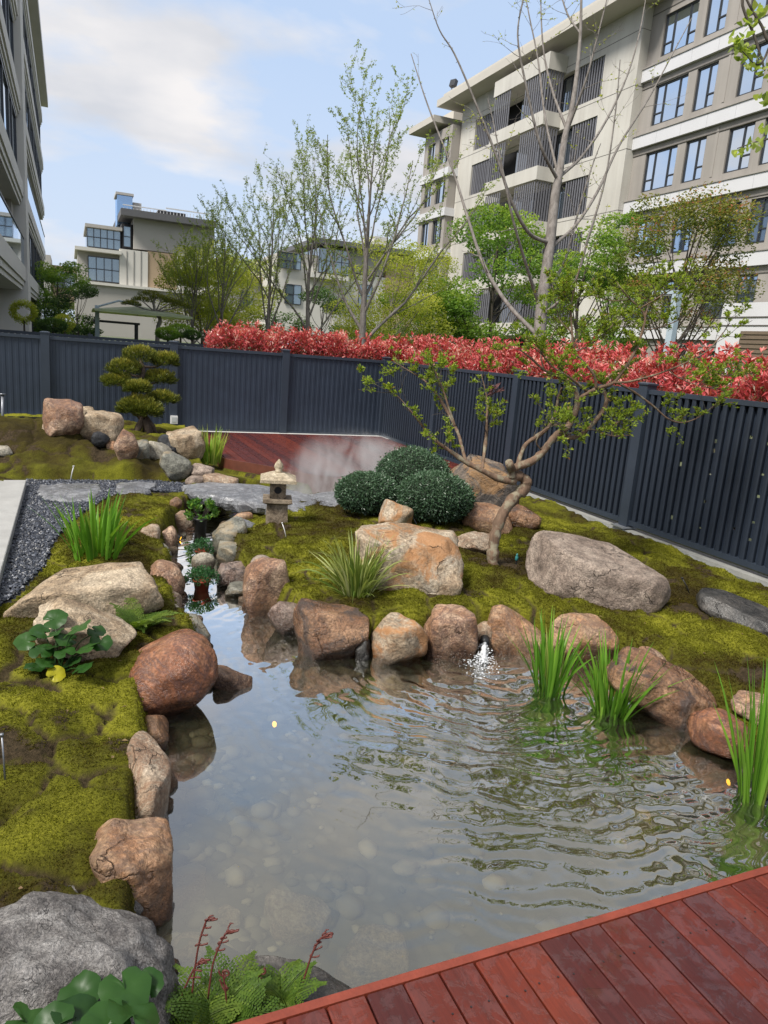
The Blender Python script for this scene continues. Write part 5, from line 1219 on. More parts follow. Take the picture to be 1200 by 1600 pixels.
# ================================================================== leafy trees in front of the buildings
def leafy(label, base, top_z, rx, n, lm, clumps, seed, leaf=.11, trunk=.09, low=.35, bark='dark', grp='leafy trees in front of the apartment block', name='leafy_tree', squash=.55):
    global RNG
    keep = RNG; RNG = np.random.default_rng(seed); h = top_z
    t_ = thing(name, label, 'tree', base, 0, grp)
    br = []; pts = spline(np.array([(0,0,0), (.08,0,h*.3), (-.05,.05,h*.6), (.03,0,h*.9)])+RNG.normal(0, .05, (4, 3)), 5)
    rad = trunk*(1-.85*np.linspace(0, 1, len(pts))); br.append((pts, rad, 0)); ce = []; ra = []
    for k in range(clumps):
        f = RNG.uniform(low, 1.0); az = k*2.4+RNG.normal(0, .4); rr = rx*(1-((f-.62)/.52)**2*.75)*RNG.uniform(.45, 1.0)
        c = np.array([rr*math.cos(az), rr*math.sin(az), f*h]); s = rx*RNG.uniform(.28, .46); ce.append(c); ra.append((s, s, s*squash))
        i = min(int(max(f-.22, .15)*(len(pts)-1)), len(pts)-1); mid_ = (pts[i]+c)/2+np.array([0, 0, -.05*h])*.6+RNG.normal(0, .05, 3)
        S = spline(np.array([pts[i], mid_, c]), 5); br.append((S, np.linspace(rad[i]*.5, .008, len(S)), 1))
    wood(br, t_, B_[bark])
    ce = np.array(ce); ra = np.array(ra); P, d, k = foliage_points(ce, ra, n, .35)
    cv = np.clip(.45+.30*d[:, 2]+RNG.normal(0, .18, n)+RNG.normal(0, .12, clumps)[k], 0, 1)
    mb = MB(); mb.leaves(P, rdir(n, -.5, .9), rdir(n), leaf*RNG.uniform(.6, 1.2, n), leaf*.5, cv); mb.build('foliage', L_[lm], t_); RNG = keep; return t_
def treepos(px, py, **k): p = at(px, py, **k); return (p[0], p[1], 0)
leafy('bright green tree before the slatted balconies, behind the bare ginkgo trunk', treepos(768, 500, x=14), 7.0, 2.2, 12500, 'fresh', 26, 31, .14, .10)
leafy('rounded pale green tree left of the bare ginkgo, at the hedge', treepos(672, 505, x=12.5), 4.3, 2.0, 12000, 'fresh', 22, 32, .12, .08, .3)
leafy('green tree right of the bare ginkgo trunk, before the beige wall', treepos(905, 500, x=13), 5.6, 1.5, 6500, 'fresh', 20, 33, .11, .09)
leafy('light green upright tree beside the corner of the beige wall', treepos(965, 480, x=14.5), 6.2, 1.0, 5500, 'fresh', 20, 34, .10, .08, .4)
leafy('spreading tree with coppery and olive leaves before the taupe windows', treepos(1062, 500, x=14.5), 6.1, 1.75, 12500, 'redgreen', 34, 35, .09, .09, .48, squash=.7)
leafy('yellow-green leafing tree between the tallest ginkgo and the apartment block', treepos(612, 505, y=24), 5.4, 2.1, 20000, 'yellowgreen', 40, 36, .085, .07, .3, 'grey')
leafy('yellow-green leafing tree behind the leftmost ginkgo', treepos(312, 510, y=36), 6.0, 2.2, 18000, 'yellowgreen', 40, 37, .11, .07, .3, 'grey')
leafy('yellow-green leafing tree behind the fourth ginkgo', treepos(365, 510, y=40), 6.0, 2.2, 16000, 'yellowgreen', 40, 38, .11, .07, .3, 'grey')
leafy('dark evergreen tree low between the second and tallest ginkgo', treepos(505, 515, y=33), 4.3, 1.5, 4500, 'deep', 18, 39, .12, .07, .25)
leafy('low dark shrubby tree below the cream villa', treepos(440, 515, y=38), 3.4, 1.7, 3500, 'deep', 16, 40, .12, .06, .25)
leafy('dark green tree beside the left apartment building', treepos(92, 500, y=44), 5.0, 1.7, 9000, 'fresh', 40, 41, .13, .08, .15, grp='trees beside the left building')
leafy('lighter green tree hugging the corner of the left apartment building', treepos(68, 500, y=52), 6.6, 1.2, 4000, 'fresh', 18, 42, .16, .08, .2, grp='trees beside the left building')
leafy('small green tree left of the shade parasol', treepos(122, 505, y=40), 4.0, 1.3, 3500, 'deep', 16, 43, .13, .06, .2, grp='trees beside the left building')

# ================================================================== overhanging ginkgo branch, top right
ob_ = at(1262, 40, w=5.2)
oh = thing('ginkgo_tree', 'ginkgo branches with fan leaves hanging into the top right corner', 'tree', (ob_[0]+1.7, ob_[1]-.9, 0))
O0 = np.array([ob_[0]+1.7, ob_[1]-.9, 0]); br = [(np.array([(0,0,0), (0,.02,1.5), (-.02,0,3.), (0,0,5.2)]), np.array([.11, .10, .09, .06]), 0)]
for p in ([(1520,-90,.3,9),(1400,-70,.1,8),(1330,-60,0,7),(1262,-20,0,5),(1200,-8,-.05,4),(1160,0,-.05,2.5),(1180,60,0,2.2),(1195,110,0,1.6)], [(1520,-60,.3,7),(1400,0,.1,6),(1330,40,0,5),(1250,60,0,3.5),(1205,66,0,3),(1190,40,0,2.4),(1172,10,0,2),(1158,-20,0,1.5)],
          [(1520,60,.3,6),(1400,90,.1,5),(1330,130,0,4),(1250,190,.1,2.6),(1205,215,.1,1.8),(1180,222,.1,1.2),(1152,232,.1,.8)], [(1205,66,0,2.4),(1192,95,-.05,1.8),(1180,100,-.05,1.2),(1160,80,-.1,.8)]):
    P, R = limb(p, 5.2); br.append((P-O0, R, 1))
wood(br, oh, B_['dark'])
mb = MB()
for (px, py, s, n) in ((1165,80,16,26),(1180,98,12,20),(1152,62,10,12),(1168,35,14,16),(1195,150,10,12),(1190,20,18,16),(1182,222,8,10),(1155,232,9,9),(1196,200,8,8),(1158,72,14,18),(1200,110,18,20)):
    for q in range(n):
        c = at(px+RNG.normal(0, s*.6), py+RNG.normal(0, s*.5), w=5.2+RNG.normal(0, .06))-O0; d = rdir(1, -.9, .2)[0]; s_ = np.cross(d, rdir(1)[0]); s_ /= np.linalg.norm(s_); L = RNG.uniform(.03, .055)
        angs = np.linspace(-.85, .85, 6); V = [c]+[c+L*(d*math.cos(a)+s_*math.sin(a))*(1-.1*(abs(a) < .2)) for a in angs]
        mb.add(V, [(0, i, i+1) for i in range(1, 6)], RNG.random())
mb.build('foliage', L_['ginkgo'], oh)

# ================================================================== crooked tree on the moss bank
tb = at(772, 886, z=.09); tw = depth(tb); ct = thing('crooked_tree', 'crooked bent tree with smooth brown trunk and small bright leaves', 'tree', tb)
lim = [
 [(771,893,0,15),(770,868,0,13.5),(774,835,0,13),(786,802,0,13),(803,778,.02,13.5),(818,764,.03,14),(822,752,.02,12.5),(812,744,0,11),(800,746,-.03,11)],
 [(806,752,-.02,10),(780,748,-.05,8.5),(755,736,-.08,7.5),(728,722,-.1,6.5),(705,706,-.12,5),(685,692,-.15,4.2),(668,676,-.18,3.2),(652,655,-.2,2.6),(640,640,-.22,2),(622,620,-.25,1.3),(608,612,-.25,.9)],
 [(728,722,-.1,5),(722,700,-.05,4.6),(716,678,0,4.2),(704,652,.05,4),(690,628,.08,3.6),(676,608,.1,3),(660,592,.12,2.2),(640,580,.15,1.5),(615,565,.15,1)],
 [(712,668,.02,3.2),(702,640,.0,2.8),(694,614,-.04,2.2),(684,590,-.08,1.6),(676,572,-.1,1)],
 [(753,735,-.08,4.5),(757,705,.05,4.2),(760,678,.1,4),(761,650,.12,3.4),(762,630,.12,2.8),(758,608,.1,1.6),(752,585,.1,1)],
 [(800,746,-.03,9.5),(800,734,-.06,9),(812,728,-.06,9),(832,720,-.05,8.5),(848,706,-.05,8.2),(860,690,-.04,8),(872,678,-.02,8),(886,668,0,7.5),(896,650,.02,7),(902,632,.02,6.5),(900,612,0,5),(890,598,-.05,4.2),(872,588,-.1,3.6),(850,578,-.15,3),(830,560,-.2,2.4),(812,546,-.25,1.7)],
 [(806,742,.03,6),(812,716,.1,6),(822,694,.15,6),(842,680,.18,5.5),(858,666,.2,5),(868,645,.22,4.2),(872,624,.22,3.4),(878,605,.2,2.4)],
 [(872,680,0,6),(890,684,.1,5.5),(906,680,.15,5.5),(924,664,.2,6),(940,645,.22,6),(948,626,.24,5.5),(944,606,.25,4.4),(950,590,.26,3.6),(968,578,.3,3)],
 [(900,626,.02,5),(918,614,.05,5),(936,606,.08,4.6),(958,598,.1,4.2),(972,582,.1,4),(985,562,.1,3.8),(996,540,.1,3.6),(1004,516,.1,3.4),(1008,496,.1,3),(1000,482,.08,2.6),(985,468,.05,2),(972,452,0,1.5),(960,436,0,1)],
 [(1007,500,.1,2.8),(1012,482,.15,2.4),(1020,462,.2,1.8),(1035,440,.22,1.2)],
 [(932,608,.06,4),(928,586,.0,3.4),(912,566,-.05,3),(898,550,-.1,2.6),(894,520,-.12,2.4),(892,480,-.14,2.2),(898,450,-.15,1.6),(905,420,-.15,1)],
 [(918,612,.05,3.4),(890,590,-.1,3),(862,572,-.2,2.5),(848,555,-.25,2),(832,542,-.3,1.2)],
 [(958,598,.1,3.4),(985,596,.0,3),(1015,588,-.1,2.6),(1045,578,-.15,2.2),(1075,565,-.2,2),(1105,548,-.22,1.6),(1130,520,-.25,1.2),(1140,505,-.25,.8)],
 [(960,596,.1,3.2),(990,612,.2,2.8),(1020,634,.25,2.4),(1045,655,.28,2.2),(1070,660,.3,1.8),(1098,648,.3,1.4),(1125,625,.3,1)],
 [(885,680,.05,3),(905,672,.1,2),(930,672,.15,1.6),(955,681,.2,1.3),(985,680,.22,1)],
 [(955,681,.2,1.3),(960,664,.2,1.4),(975,655,.2,1)],
 [(896,550,-.1,2),(920,540,-.12,1.8),(945,520,-.15,1.5),(965,500,-.18,1)],
 [(1045,578,-.15,1.6),(1060,590,-.15,1.4),(1085,600,-.18,1.2),(1115,608,-.2,.9)],
 [(1000,482,.08,2),(1020,470,.0,1.7),(1045,455,-.05,1.4),(1070,440,-.08,.9)],
 [(985,468,.05,1.6),(955,470,.12,1.4),(925,462,.18,1.2),(905,470,.2,.8)],
 [(894,520,-.12,1.8),(875,500,-.05,1.5),(868,470,0,1.2),(862,445,0,.8)],
 [(850,578,-.15,2),(845,550,-.1,1.8),(862,525,-.05,1.4),(872,505,0,.9)],
 [(1004,516,.1,2),(1030,512,.2,1.6),(1060,500,.25,1.2),(1080,485,.28,.8)],
 [(1075,565,-.2,1.4),(1095,575,-.15,1.2),(1120,585,-.1,1),(1150,590,-.1,.7)],
 [(848,706,-.05,2),(838,690,-.12,1.8),(850,672,-.18,1.6),(870,664,-.2,1.2),(885,668,-.2,.8)],
]
br = []
for k, p in enumerate(lim):
    P, R = limb(p, tw); br.append((P-tb, R*(.78 if k in (0, 5) else .68)*(1+.09*RNG.normal(size=len(R))), 0 if k in (0, 5) else 1))
mb = MB()
for pts, rad, lev in br: mb.tube(pts, rad, 12 if lev == 0 else 8)
cu = at(799, 733, w=tw-.08)-tb; tip = at(795, 722, w=tw-.16)-tb
mb.tube(np.array([cu, (cu+tip)/2, tip]), [.040, .037, .034], 10)
mb.build('trunk', B_['crooked'], ct, True)
tw_br = []
for k in range(1, len(br)):
    if k == 5: rng_i = lambda n: RNG.integers(int(n*.6), n-1)
    else: rng_i = lambda n: RNG.integers(int(n*.35), n-1)
    pts, rad, _ = br[k]
    for j in range(14):
        i = rng_i(len(pts)); td = pts[i+1]-pts[i]; td /= np.linalg.norm(td)+1e-9; q = rdir(1, -.3, 1)[0]
        grow(pts[i], td*.6+q*.8, RNG.uniform(.10, .34), min(max(rad[i]*.35, .003), .006), 2, tw_br, up=.12, wig=.35, kids=(0, 0, 2), maxlev=3, seg=5)
mb = MB()
for pts, rad, lev in tw_br: mb.tube(pts, np.maximum(rad, .0018), 4, cap=False)
mb.build('twigs', B_['dark'], ct, True)['kind'] = 'stuff'
n_ = 2200; P, T = along(tw_br, n_, (2, 3), .45); mb = MB(); rel = np.empty(0)
for rep in range(7):
    mb.leaves(P+rdir(n_)*RNG.uniform(0, .025, n_)[:, None], T*.5+rdir(n_, -.3, 1.), rdir(n_, .3, 1), RNG.uniform(.026, .045, n_), RNG.uniform(.013, .02, n_), np.clip(RNG.normal(.5, .22, n_), 0, 1))
mb.build('foliage', L_['crooked'], ct)
# dark red sprig caught in the branches
mb = MB(); c0 = at(772, 610, w=tw+.12)-tb; n_ = 22; mb.leaves(c0+rdir(n_)*.03, rdir(n_, -.6, .9), rdir(n_), RNG.uniform(.06, .10, n_), .026); mb.build('red_sprig', L_['darkred'], ct)

# ================================================================== clipped round shrubs
def ball(px0, py0, px1, py1, zb, label, seed, n=9000):
    c, wd, dy, hz_ = rock_place(px0, py0, px1, py1, zb, .95); rx, rz = wd/2, hz_/2*1.06
    t_ = thing('clipped_shrub', label, 'shrub', (c[0], c[1], zb), 0, 'clipped round shrubs behind the flat-topped boulder')
    rg = np.random.default_rng(seed); V, Fc = ico(4); nz = np.array([mn.fractal(Vector(q*2.2+seed), .8, 2., 3) for q in V]); V = V*(.88+.05*nz)[:, None]*np.array([rx, rx, rz])+np.array([0, 0, rz*.98]); 
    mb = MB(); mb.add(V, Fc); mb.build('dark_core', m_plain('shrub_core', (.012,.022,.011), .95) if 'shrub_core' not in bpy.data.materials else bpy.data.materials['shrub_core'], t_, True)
    d = rdir(n, -.75, 1.); nzp = np.array([mn.fractal(Vector(q*2.2+seed), .8, 2., 3) for q in d]); rr = (.90+.035*nzp+RNG.normal(0, .035, n)+.10*(RNG.random(n) > .985))[:, None]
    P = d*rr*np.array([rx, rx, rz])+np.array([0, 0, rz*.98]); mb = MB()
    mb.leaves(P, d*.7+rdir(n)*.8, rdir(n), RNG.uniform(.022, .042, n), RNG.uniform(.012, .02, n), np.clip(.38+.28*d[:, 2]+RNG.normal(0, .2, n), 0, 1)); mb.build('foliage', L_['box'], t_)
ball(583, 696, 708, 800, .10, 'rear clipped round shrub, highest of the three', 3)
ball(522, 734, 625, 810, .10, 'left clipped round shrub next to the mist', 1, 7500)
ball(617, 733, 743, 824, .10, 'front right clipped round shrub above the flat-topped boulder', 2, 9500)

# ================================================================== cloud-pruned pine
pb = at(226, 676, z=.2); pw = depth(pb); pt = thing('cloud_pruned_pine', 'cloud-pruned pine with stacked flat pads before the back fence', 'tree', pb)
C4 = lambda x, y: (x/4, 480+y/4)
pads = [(875,310,95,52,0),(1035,340,75,42,.15),(780,390,88,48,-.1),(735,470,82,38,-.2),(860,510,70,36,-.3),(1000,450,90,44,.2),(1015,575,85,38,.1),(880,625,112,56,-.25),(930,655,70,40,-.3),(815,640,70,40,-.2)]
stem_, rr = limb([(*C4(925,790),0,9),(*C4(915,720),0,8),(*C4(850,640),-.05,6),(*C4(835,560),-.1,5.5),(*C4(870,480),0,5),(*C4(895,400),0,4),(*C4(880,330),0,3)], pw)
mb = MB(); mb.tube(stem_-pb, rr, 9)
for k in range(5):
    a = k*1.25; mb.tube(np.array([(0,0,.25), (.12*math.cos(a), .12*math.sin(a), .10), (.2*math.cos(a), .2*math.sin(a), -.05)]), [.07, .06, .03], 6)
for (x, y, a, b_, dw) in pads:
    c = at(*C4(x, y+8), w=pw+dw)-pb; j = np.argmin(np.abs((stem_-pb)[:, 2]-(c[2]-.08))); q = (stem_-pb)[j]; mb.tube(spline(np.array([q, (q+c)/2-np.array([0, 0, .04]), c]), 4), np.linspace(.028, .012, 9), 6)
mb.build('trunk', B_['pine'], pt, True)
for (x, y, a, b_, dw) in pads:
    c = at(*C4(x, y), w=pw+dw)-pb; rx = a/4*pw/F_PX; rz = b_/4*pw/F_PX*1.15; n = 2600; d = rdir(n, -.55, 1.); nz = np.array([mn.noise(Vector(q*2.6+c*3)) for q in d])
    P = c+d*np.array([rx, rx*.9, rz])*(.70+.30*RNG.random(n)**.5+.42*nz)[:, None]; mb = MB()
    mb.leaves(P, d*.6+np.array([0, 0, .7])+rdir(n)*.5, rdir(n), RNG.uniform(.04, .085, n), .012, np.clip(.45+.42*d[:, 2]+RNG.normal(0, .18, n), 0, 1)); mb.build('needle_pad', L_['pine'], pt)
# ================================================================== stone lantern
lp = at(432, 813, z=.09); lw = depth(lp); S = lw/F_PX
M['lantern'] = m_rock('lantern_stone', [(.17,.125,.085),(.26,.20,.14),(.34,.275,.20)], .8, 7., speck=.3, bmp=.006)
M['lanternlight'] = m_rock('lantern_roof_stone', [(.34,.27,.18),(.44,.36,.25),(.52,.44,.32)], .8, 7., bmp=.005)
lt = thing('stone_lantern', 'small weathered stone lantern with square roof on the moss', 'lantern', lp, math.radians(-14))
def frus(mb, w0, z0, w1, z1):
    a, c = w0/2, w1/2; mb.add([(-a,-a,z0),(a,-a,z0),(a,a,z0),(-a,a,z0),(-c,-c,z1),(c,-c,z1),(c,c,z1),(-c,c,z1)], [(3,2,1,0),(4,5,6,7),(0,1,5,4),(1,2,6,5),(2,3,7,6),(3,0,4,7)]); return mb
u_ = S*1.02
frus(MB(), 33*u_, -.03, 31*u_, 28*u_).build('base_block', M['lantern'], lt)
mb = frus(MB(), 33*u_, 28*u_+.001, 44*u_, 31*u_); frus(mb, 44*u_, 31*u_+.0005, 43*u_, 36*u_); mb.build('ledge', M['lantern'], lt)
# fire box with a round opening through to a dark hollow
w_, z0, z1 = 24*u_, 36*u_+.001, 60*u_; mb = MB(); n = 20; R = 5.6*u_; zc_ = (z0+z1)/2+1*u_
for f in range(4):
    ca_, sa2 = math.cos(f*math.pi/2), math.sin(f*math.pi/2); V = []
    for k in range(n):
        a = 2*math.pi*k/n; cxx, czz = R*math.cos(a), R*math.sin(a); m_ = max(abs(math.cos(a)), abs(math.sin(a)))
        ox, oz = (w_/2)*math.cos(a)/m_, math.sin(a)/m_; oz = oz*((z1-zc_) if oz > 0 else (zc_-z0))
        for (qx, qy, qz) in ((ox, -w_/2, zc_+oz), (cxx, -w_/2, zc_+czz), (cxx, -w_/2+3.5*u_, zc_+czz)): V.append((qx*ca_-qy*sa2, qx*sa2+qy*ca_, qz))
    Fq = []
    for k in range(n): a, c = 3*k, 3*((k+1) % n); Fq += [(a, c, c+1, a+1), (a+1, c+1, c+2, a+2)]
    mb.add(V, Fq)
mb.build('fire_box', M['lantern'], lt)
mb = MB(); mb.box(-w_*.32, -w_*.32, z0+.001, w_*.32, w_*.32, z1-.001); mb.build('hollow', M['dark'], lt)
mb = frus(MB(), 26*u_, z1+.001, 53*u_, z1+2*u_); frus(mb, 54*u_, z1+2*u_+.0005, 53*u_, z1+6.5*u_); frus(mb, 53*u_, z1+6.5*u_+.0005, 17*u_, z1+15*u_); mb.build('roof', M['lanternlight'], lt)
mb = MB(); b0 = z1+15*u_; mb.lathe([(5*u_, b0-.004), (6*u_, b0+2.5*u_), (5*u_, b0+3*u_), (6.8*u_, b0+7*u_), (6.9*u_, b0+10*u_), (5*u_, b0+14*u_), (2*u_, b0+18*u_), (.3*u_, b0+20*u_)], n=18); mb.build('finial', M['lanternlight'], lt, True)

# ================================================================== strap-leaved clumps
def clump(px, py, z, n, hpx, spread, wpx, label, name, mat, cat='plant', group=None, seed=0, droop=.5, bendmin=.05, rad=.07, w_over=None, seg=8):
    rg = np.random.default_rng(seed); b_ = at(px, py, z=z); w = depth(b_); s = w/F_PX; t_ = thing(name, label, cat, b_, 0, group)
    for k in range(n):
        az = rg.uniform(0, 6.283); r0 = rad*math.sqrt(rg.random()); lean = rg.uniform(bendmin, spread)*rg.random()**.6; L = hpx*s*rg.uniform(.55, 1.05); dr = droop*rg.uniform(0, 1)**2.2
        dx, dy = math.cos(az), math.sin(az); pts = []; th = lean; p = np.array([r0*dx, r0*dy, -.02])
        for j in range(seg+1):
            pts.append(p.copy()); q = j/seg; th += (lean*.35+dr*2.2*q*q)/seg*1.6
            p = p+np.array([dx*math.sin(th), dy*math.sin(th), math.cos(th)])*L/seg
        wd = wpx*s*rg.uniform(.7, 1.15)*np.array([.75+.25*math.sin(q*math.pi) if q < .6 else max((1-q)/.4, .05) for q in np.linspace(0, 1, seg+1)])
        sd = np.array([-dy, dx, 0])*1.0+rg.normal(0, .5, 3); mb = MB(); mb.ribbon(pts, wd, sd, np.clip(rg.normal(.5, .2), 0, .93) if rg.random() > .04 else 1., fold=.16); mb.build('blade', mat, t_, True)
    return t_
GI = 'green iris clumps in and beside the pond'
clump(150, 868, .06, 74, 112, .75, 6.5, 'broad-bladed iris clump on the left bank beside the gravel', 'iris_clump', L_['iris'], group=GI, seed=1, rad=.17, droop=.35)
clump(858, 1080, -.2, 72, 128, .6, 5, 'taller iris clump standing in the pond right of the jet', 'iris_clump', L_['iris'], group=GI, seed=2, rad=.10, droop=.30)
clump(955, 1112, -.2, 84, 128, .8, 5.4, 'bushier iris clump standing in the pond before the long sloping boulder', 'iris_clump', L_['iris'], group=GI, seed=3, rad=.11, droop=.42)
clump(1185, 1250, -.2, 60, 225, .4, 6.5, 'tall iris clump in the pond at the right frame edge', 'iris_clump', L_['iris'], group=GI, seed=4, rad=.10, droop=.25)
clump(328, 722, .06, 110, 60, .5, 2.6, 'small bright grass tuft beside the far deck', 'grass_tuft', m_leaf('bright_grass', [(0, (.14,.27,.03)), (.6, (.27,.42,.05)), (1, (.5,.5,.14))], .4), seed=5, rad=.16, droop=.35, seg=6)
clump(556, 930, .06, 260, 108, .95, 3.2, 'cream and green striped sedge tuft below the flat-topped boulder', 'sedge_tuft', L_['sedge'], seed=6, rad=.10, droop=1.25, bendmin=.2)
# black planting baskets of the pond irises
M['blackplastic'] = m_plain('black_plastic', (.012,.012,.013), .45)
for (px, py, lab) in ((858,1082,'black basket holding the taller pond iris'),(955,1114,'black basket holding the bushier pond iris'),(1185,1254,'black basket holding the iris at the right frame edge')):
    p = at(px, py, z=-.2); mb = MB(); mb.lathe([(.10, -.22), (.125, -.035), (.135, -.03), (.135, -.012), (.12, -.014), (.115, -.05)], n=20)
    o_ = mb.build('plant_basket', M['blackplastic'], None, True); o_.location = p; tag(o_, lab, 'basket', 'black pond plant baskets')

# ================================================================== ferns
def frond(mb, base, d, L, up, droop, npin, pl, a, seg=10):
    d = np.array([d[0], d[1], 0.]); d /= np.linalg.norm(d); side = np.array([-d[1], d[0], 0]); th = up; p = np.array(base, float); pts = []; tang = []
    for j in range(npin+1):
        pts.append(p.copy()); t_ = d*math.cos(th)+np.array([0, 0, math.sin(th)]); tang.append(t_); p = p+t_*L/npin; th -= droop/npin
    pts = np.array(pts); tang = np.array(tang); mb.tube(pts, np.linspace(.0022, .0008, len(pts)), 4, a=a)
    for s_ in (-1, 1):
        q = np.arange(1, npin); f = q/npin; ln = pl*np.sin(np.clip(f*1.05+.12, 0, 1)*math.pi)**.75+.004
        dr = side*s_+tang[q]*.45+RNG.normal(0, .08, (len(q), 3)); nrm = np.cross(dr, tang[q])*s_
        for k in range(len(q)):      # toothed pinna: a run of small leaflets
            dd = dr[k]/np.linalg.norm(dr[k]); m_ = max(3, int(ln[k]/.010)); fr_ = (np.arange(m_)+.5)/m_; PP = pts[q[k]]+np.outer(fr_*ln[k], dd); tv = tang[q[k]]
            for s2 in (-1, 1): mb.leaves(PP, np.tile(tv*s2+dd*.5, (m_, 1)), np.tile(nrm[k], (m_, 1)), .016*(1-.55*fr_), .009, np.clip(a+RNG.normal(0, .1, m_), 0, 1), 0)
def fern(px, py, z, n, Lpx, label, seed, upr=(.5, 1.1), mat='fern', pl=.07, grp=None):
    b_ = at(px, py, z=z); s = depth(b_)/F_PX; t_ = thing('fern', label, 'fern', b_, 0, grp)
    for k in range(n):
        az = k*2.4+RNG.normal(0, .2); mb = MB(); frond(mb, (RNG.normal(0, .015), RNG.normal(0, .015), -.01), (math.cos(az), math.sin(az)), Lpx*s*RNG.uniform(.6, 1.1), RNG.uniform(*upr), RNG.uniform(.6, 1.4), 17, pl*RNG.uniform(.8, 1.2), RNG.uniform(.25, .85)); mb.build('frond', L_[mat], t_)
    return t_
fern(215, 985, .06, 24, 80, 'bright green fern between the tan boulders on the left bank', 1, pl=.055)
ff = [fern(350, 1588, -.02, 9, 120, 'young fern with dark red fiddleheads at the bottom edge beside the deck', 2, (.5, 1.1), pl=.055),
      fern(300, 1600, -.02, 7, 100, 'low green fern behind the bottom round-leaved plant', 4, (.4, .9), pl=.05),
      fern(440, 1560, -.05, 7, 95, 'pale green fern against the deck edge by the dark wet rock', 3, (.6, 1.2), pl=.045)]
def fiddle(parent, path, w0):
    base = np.array(parent.location); P, R = limb([(x, y, 0, 1.7) for x, y in path], w0); P = P-base; mb = MB(); mb.tube(P, R, 6)
    t_ = P[-1]-P[-3]; t_ /= np.linalg.norm(t_); s_ = AX_R; th = 0; p = P[-1].copy(); cur_ = [p.copy()]
    for k in range(14): th += .55; p = p+(t_*math.cos(th)+s_*math.sin(th))*.0055*(1-k/20); cur_.append(p.copy())
    mb.tube(np.array(cur_), np.linspace(.0034, .002, len(cur_)), 6); n = len(P)
    for k in range(int(n*.45), n-1, 2):
        for sg in (-1, 1):
            f_ = RNG.uniform(.4, 1.2); q = P[k]+t_*RNG.normal(0, .004); e_ = AX_R*sg*.8+AX_F*RNG.normal(0, .6); mb.tube(np.array([q, q+(e_*.010+t_*.006)*f_, q+(e_*.015+t_*.016)*f_, q+(e_*.011+t_*.022)*f_]), [.0016, .0026, .003, .0012], 5)
    mb.build('fiddlehead', L_['fernred'], parent, True)
w1 = depth(at(350, 1588, z=-.02))
for pth in ([(300,1555),(305,1510),(312,1470),(322,1440),(325,1436)], [(325,1560),(332,1510),(342,1480),(352,1460),(356,1456)], [(268,1600),(282,1560),(300,1520),(312,1502),(318,1500)], [(355,1580),(352,1545),(348,1520)], [(245,1585),(247,1540),(249,1528)]): fiddle(ff[0], pth, w1)
w2 = depth(at(440, 1560, z=-.05))
for pth in ([(470,1550),(478,1520),(488,1490),(500,1468),(510,1460)], [(402,1572),(403,1540),(406,1518)], [(385,1580),(384,1550),(380,1535)]): fiddle(ff[2], pth, w2)

# ================================================================== round-leaved plants
def leopard(px, py, z, leaves, label, base_dw=0.):
    b_ = at(px, py, z=z); w = depth(b_); t_ = thing('round_leaved_plant', label, 'plant', b_)
    for (lx, ly, r, dw, a) in leaves:
        c = at(lx, ly, w=w+dw)-b_; R = r*w/F_PX; n = 22; up = np.array([RNG.normal(0, .28), RNG.normal(0, .28)-.25, 1.]); up /= np.linalg.norm(up)
        ax = np.cross(up, rdir(1)[0]); ax /= np.linalg.norm(ax); ay = np.cross(up, ax); V = [c-up*.06*R]; 
        for rg_, dz in ((.35, .0025), (.7, .004), (1., .001)):
            for k in range(n):
                an = 2*math.pi*k/n; notch = 1-.75*math.exp(-((min(an, 2*math.pi-an))/.22)**2); wv = 1+.05*math.sin(an*7+lx) if rg_ == 1. else 1
                V.append(c+(ax*math.cos(an)+ay*math.sin(an))*R*rg_*notch*wv+up*(dz*R/.05+.10*R*rg_**2*math.sin(an*3+ly)+.05*R*rg_**2*math.sin(an*8+lx)))
        Fq = [(0, 1+k, 1+(k+1) % n) for k in range(n)]
        for q in range(2): Fq += [(1+q*n+k, 1+(q+1)*n+k, 1+(q+1)*n+(k+1) % n, 1+q*n+(k+1) % n) for k in range(n)]
        mb = MB(); mb.add(V, Fq, a); lf = mb.build('leaf', L_['leopard'], t_, True)
        mb = MB(); mb.tube(spline(np.array([(RNG.normal(0, .02), RNG.normal(0, .02), -.01), c*np.array([.5, .5, .75]), c-up*.006]), 4), [.003]*9, 5, a=.4); mb.build('stalk', L_['leopard'], lf, True)
Q7 = lambda x, y, r, dw, a: (x/2.857, 780+y/2.857, r/2.857, dw, a)
leopard(92, 1058, .06, [Q7(245,535,58,.10,.55),Q7(345,580,68,.02,.75),Q7(115,635,50,0,.7),Q7(185,590,52,.08,.5),Q7(240,600,48,.04,.45),Q7(295,620,55,.05,.6),Q7(390,665,58,-.03,.7),Q7(450,640,50,.05,.5),Q7(185,680,52,-.02,.45),Q7(290,685,45,-.03,.55),Q7(205,730,46,-.06,.6),Q7(155,750,46,-.04,.35),Q7(370,755,52,-.08,.5),Q7(430,590,42,.1,.4),Q7(250,780,40,-.08,1.),Q7(330,720,44,0,.3),Q7(240,660,44,0,.25)], 'glossy round-leaved plant on the left moss bank before the slanting boulder')
R2_ = lambda x, y, r, dw, a: (x/2.4, 1150+y/2.4, r/2.4, dw, a)
leopard(150, 1690, .06, [R2_(470,950,95,0,.6),R2_(300,965,80,.03,.5),R2_(500,1040,100,-.06,.65),R2_(100,1075,85,-.03,.7),R2_(290,1050,95,-.04,.25),R2_(555,930,60,.05,.4),R2_(200,1090,80,-.08,.45),R2_(400,1085,90,-.1,.55)], 'large round-leaved plant cut off by the bottom edge before the limestone')

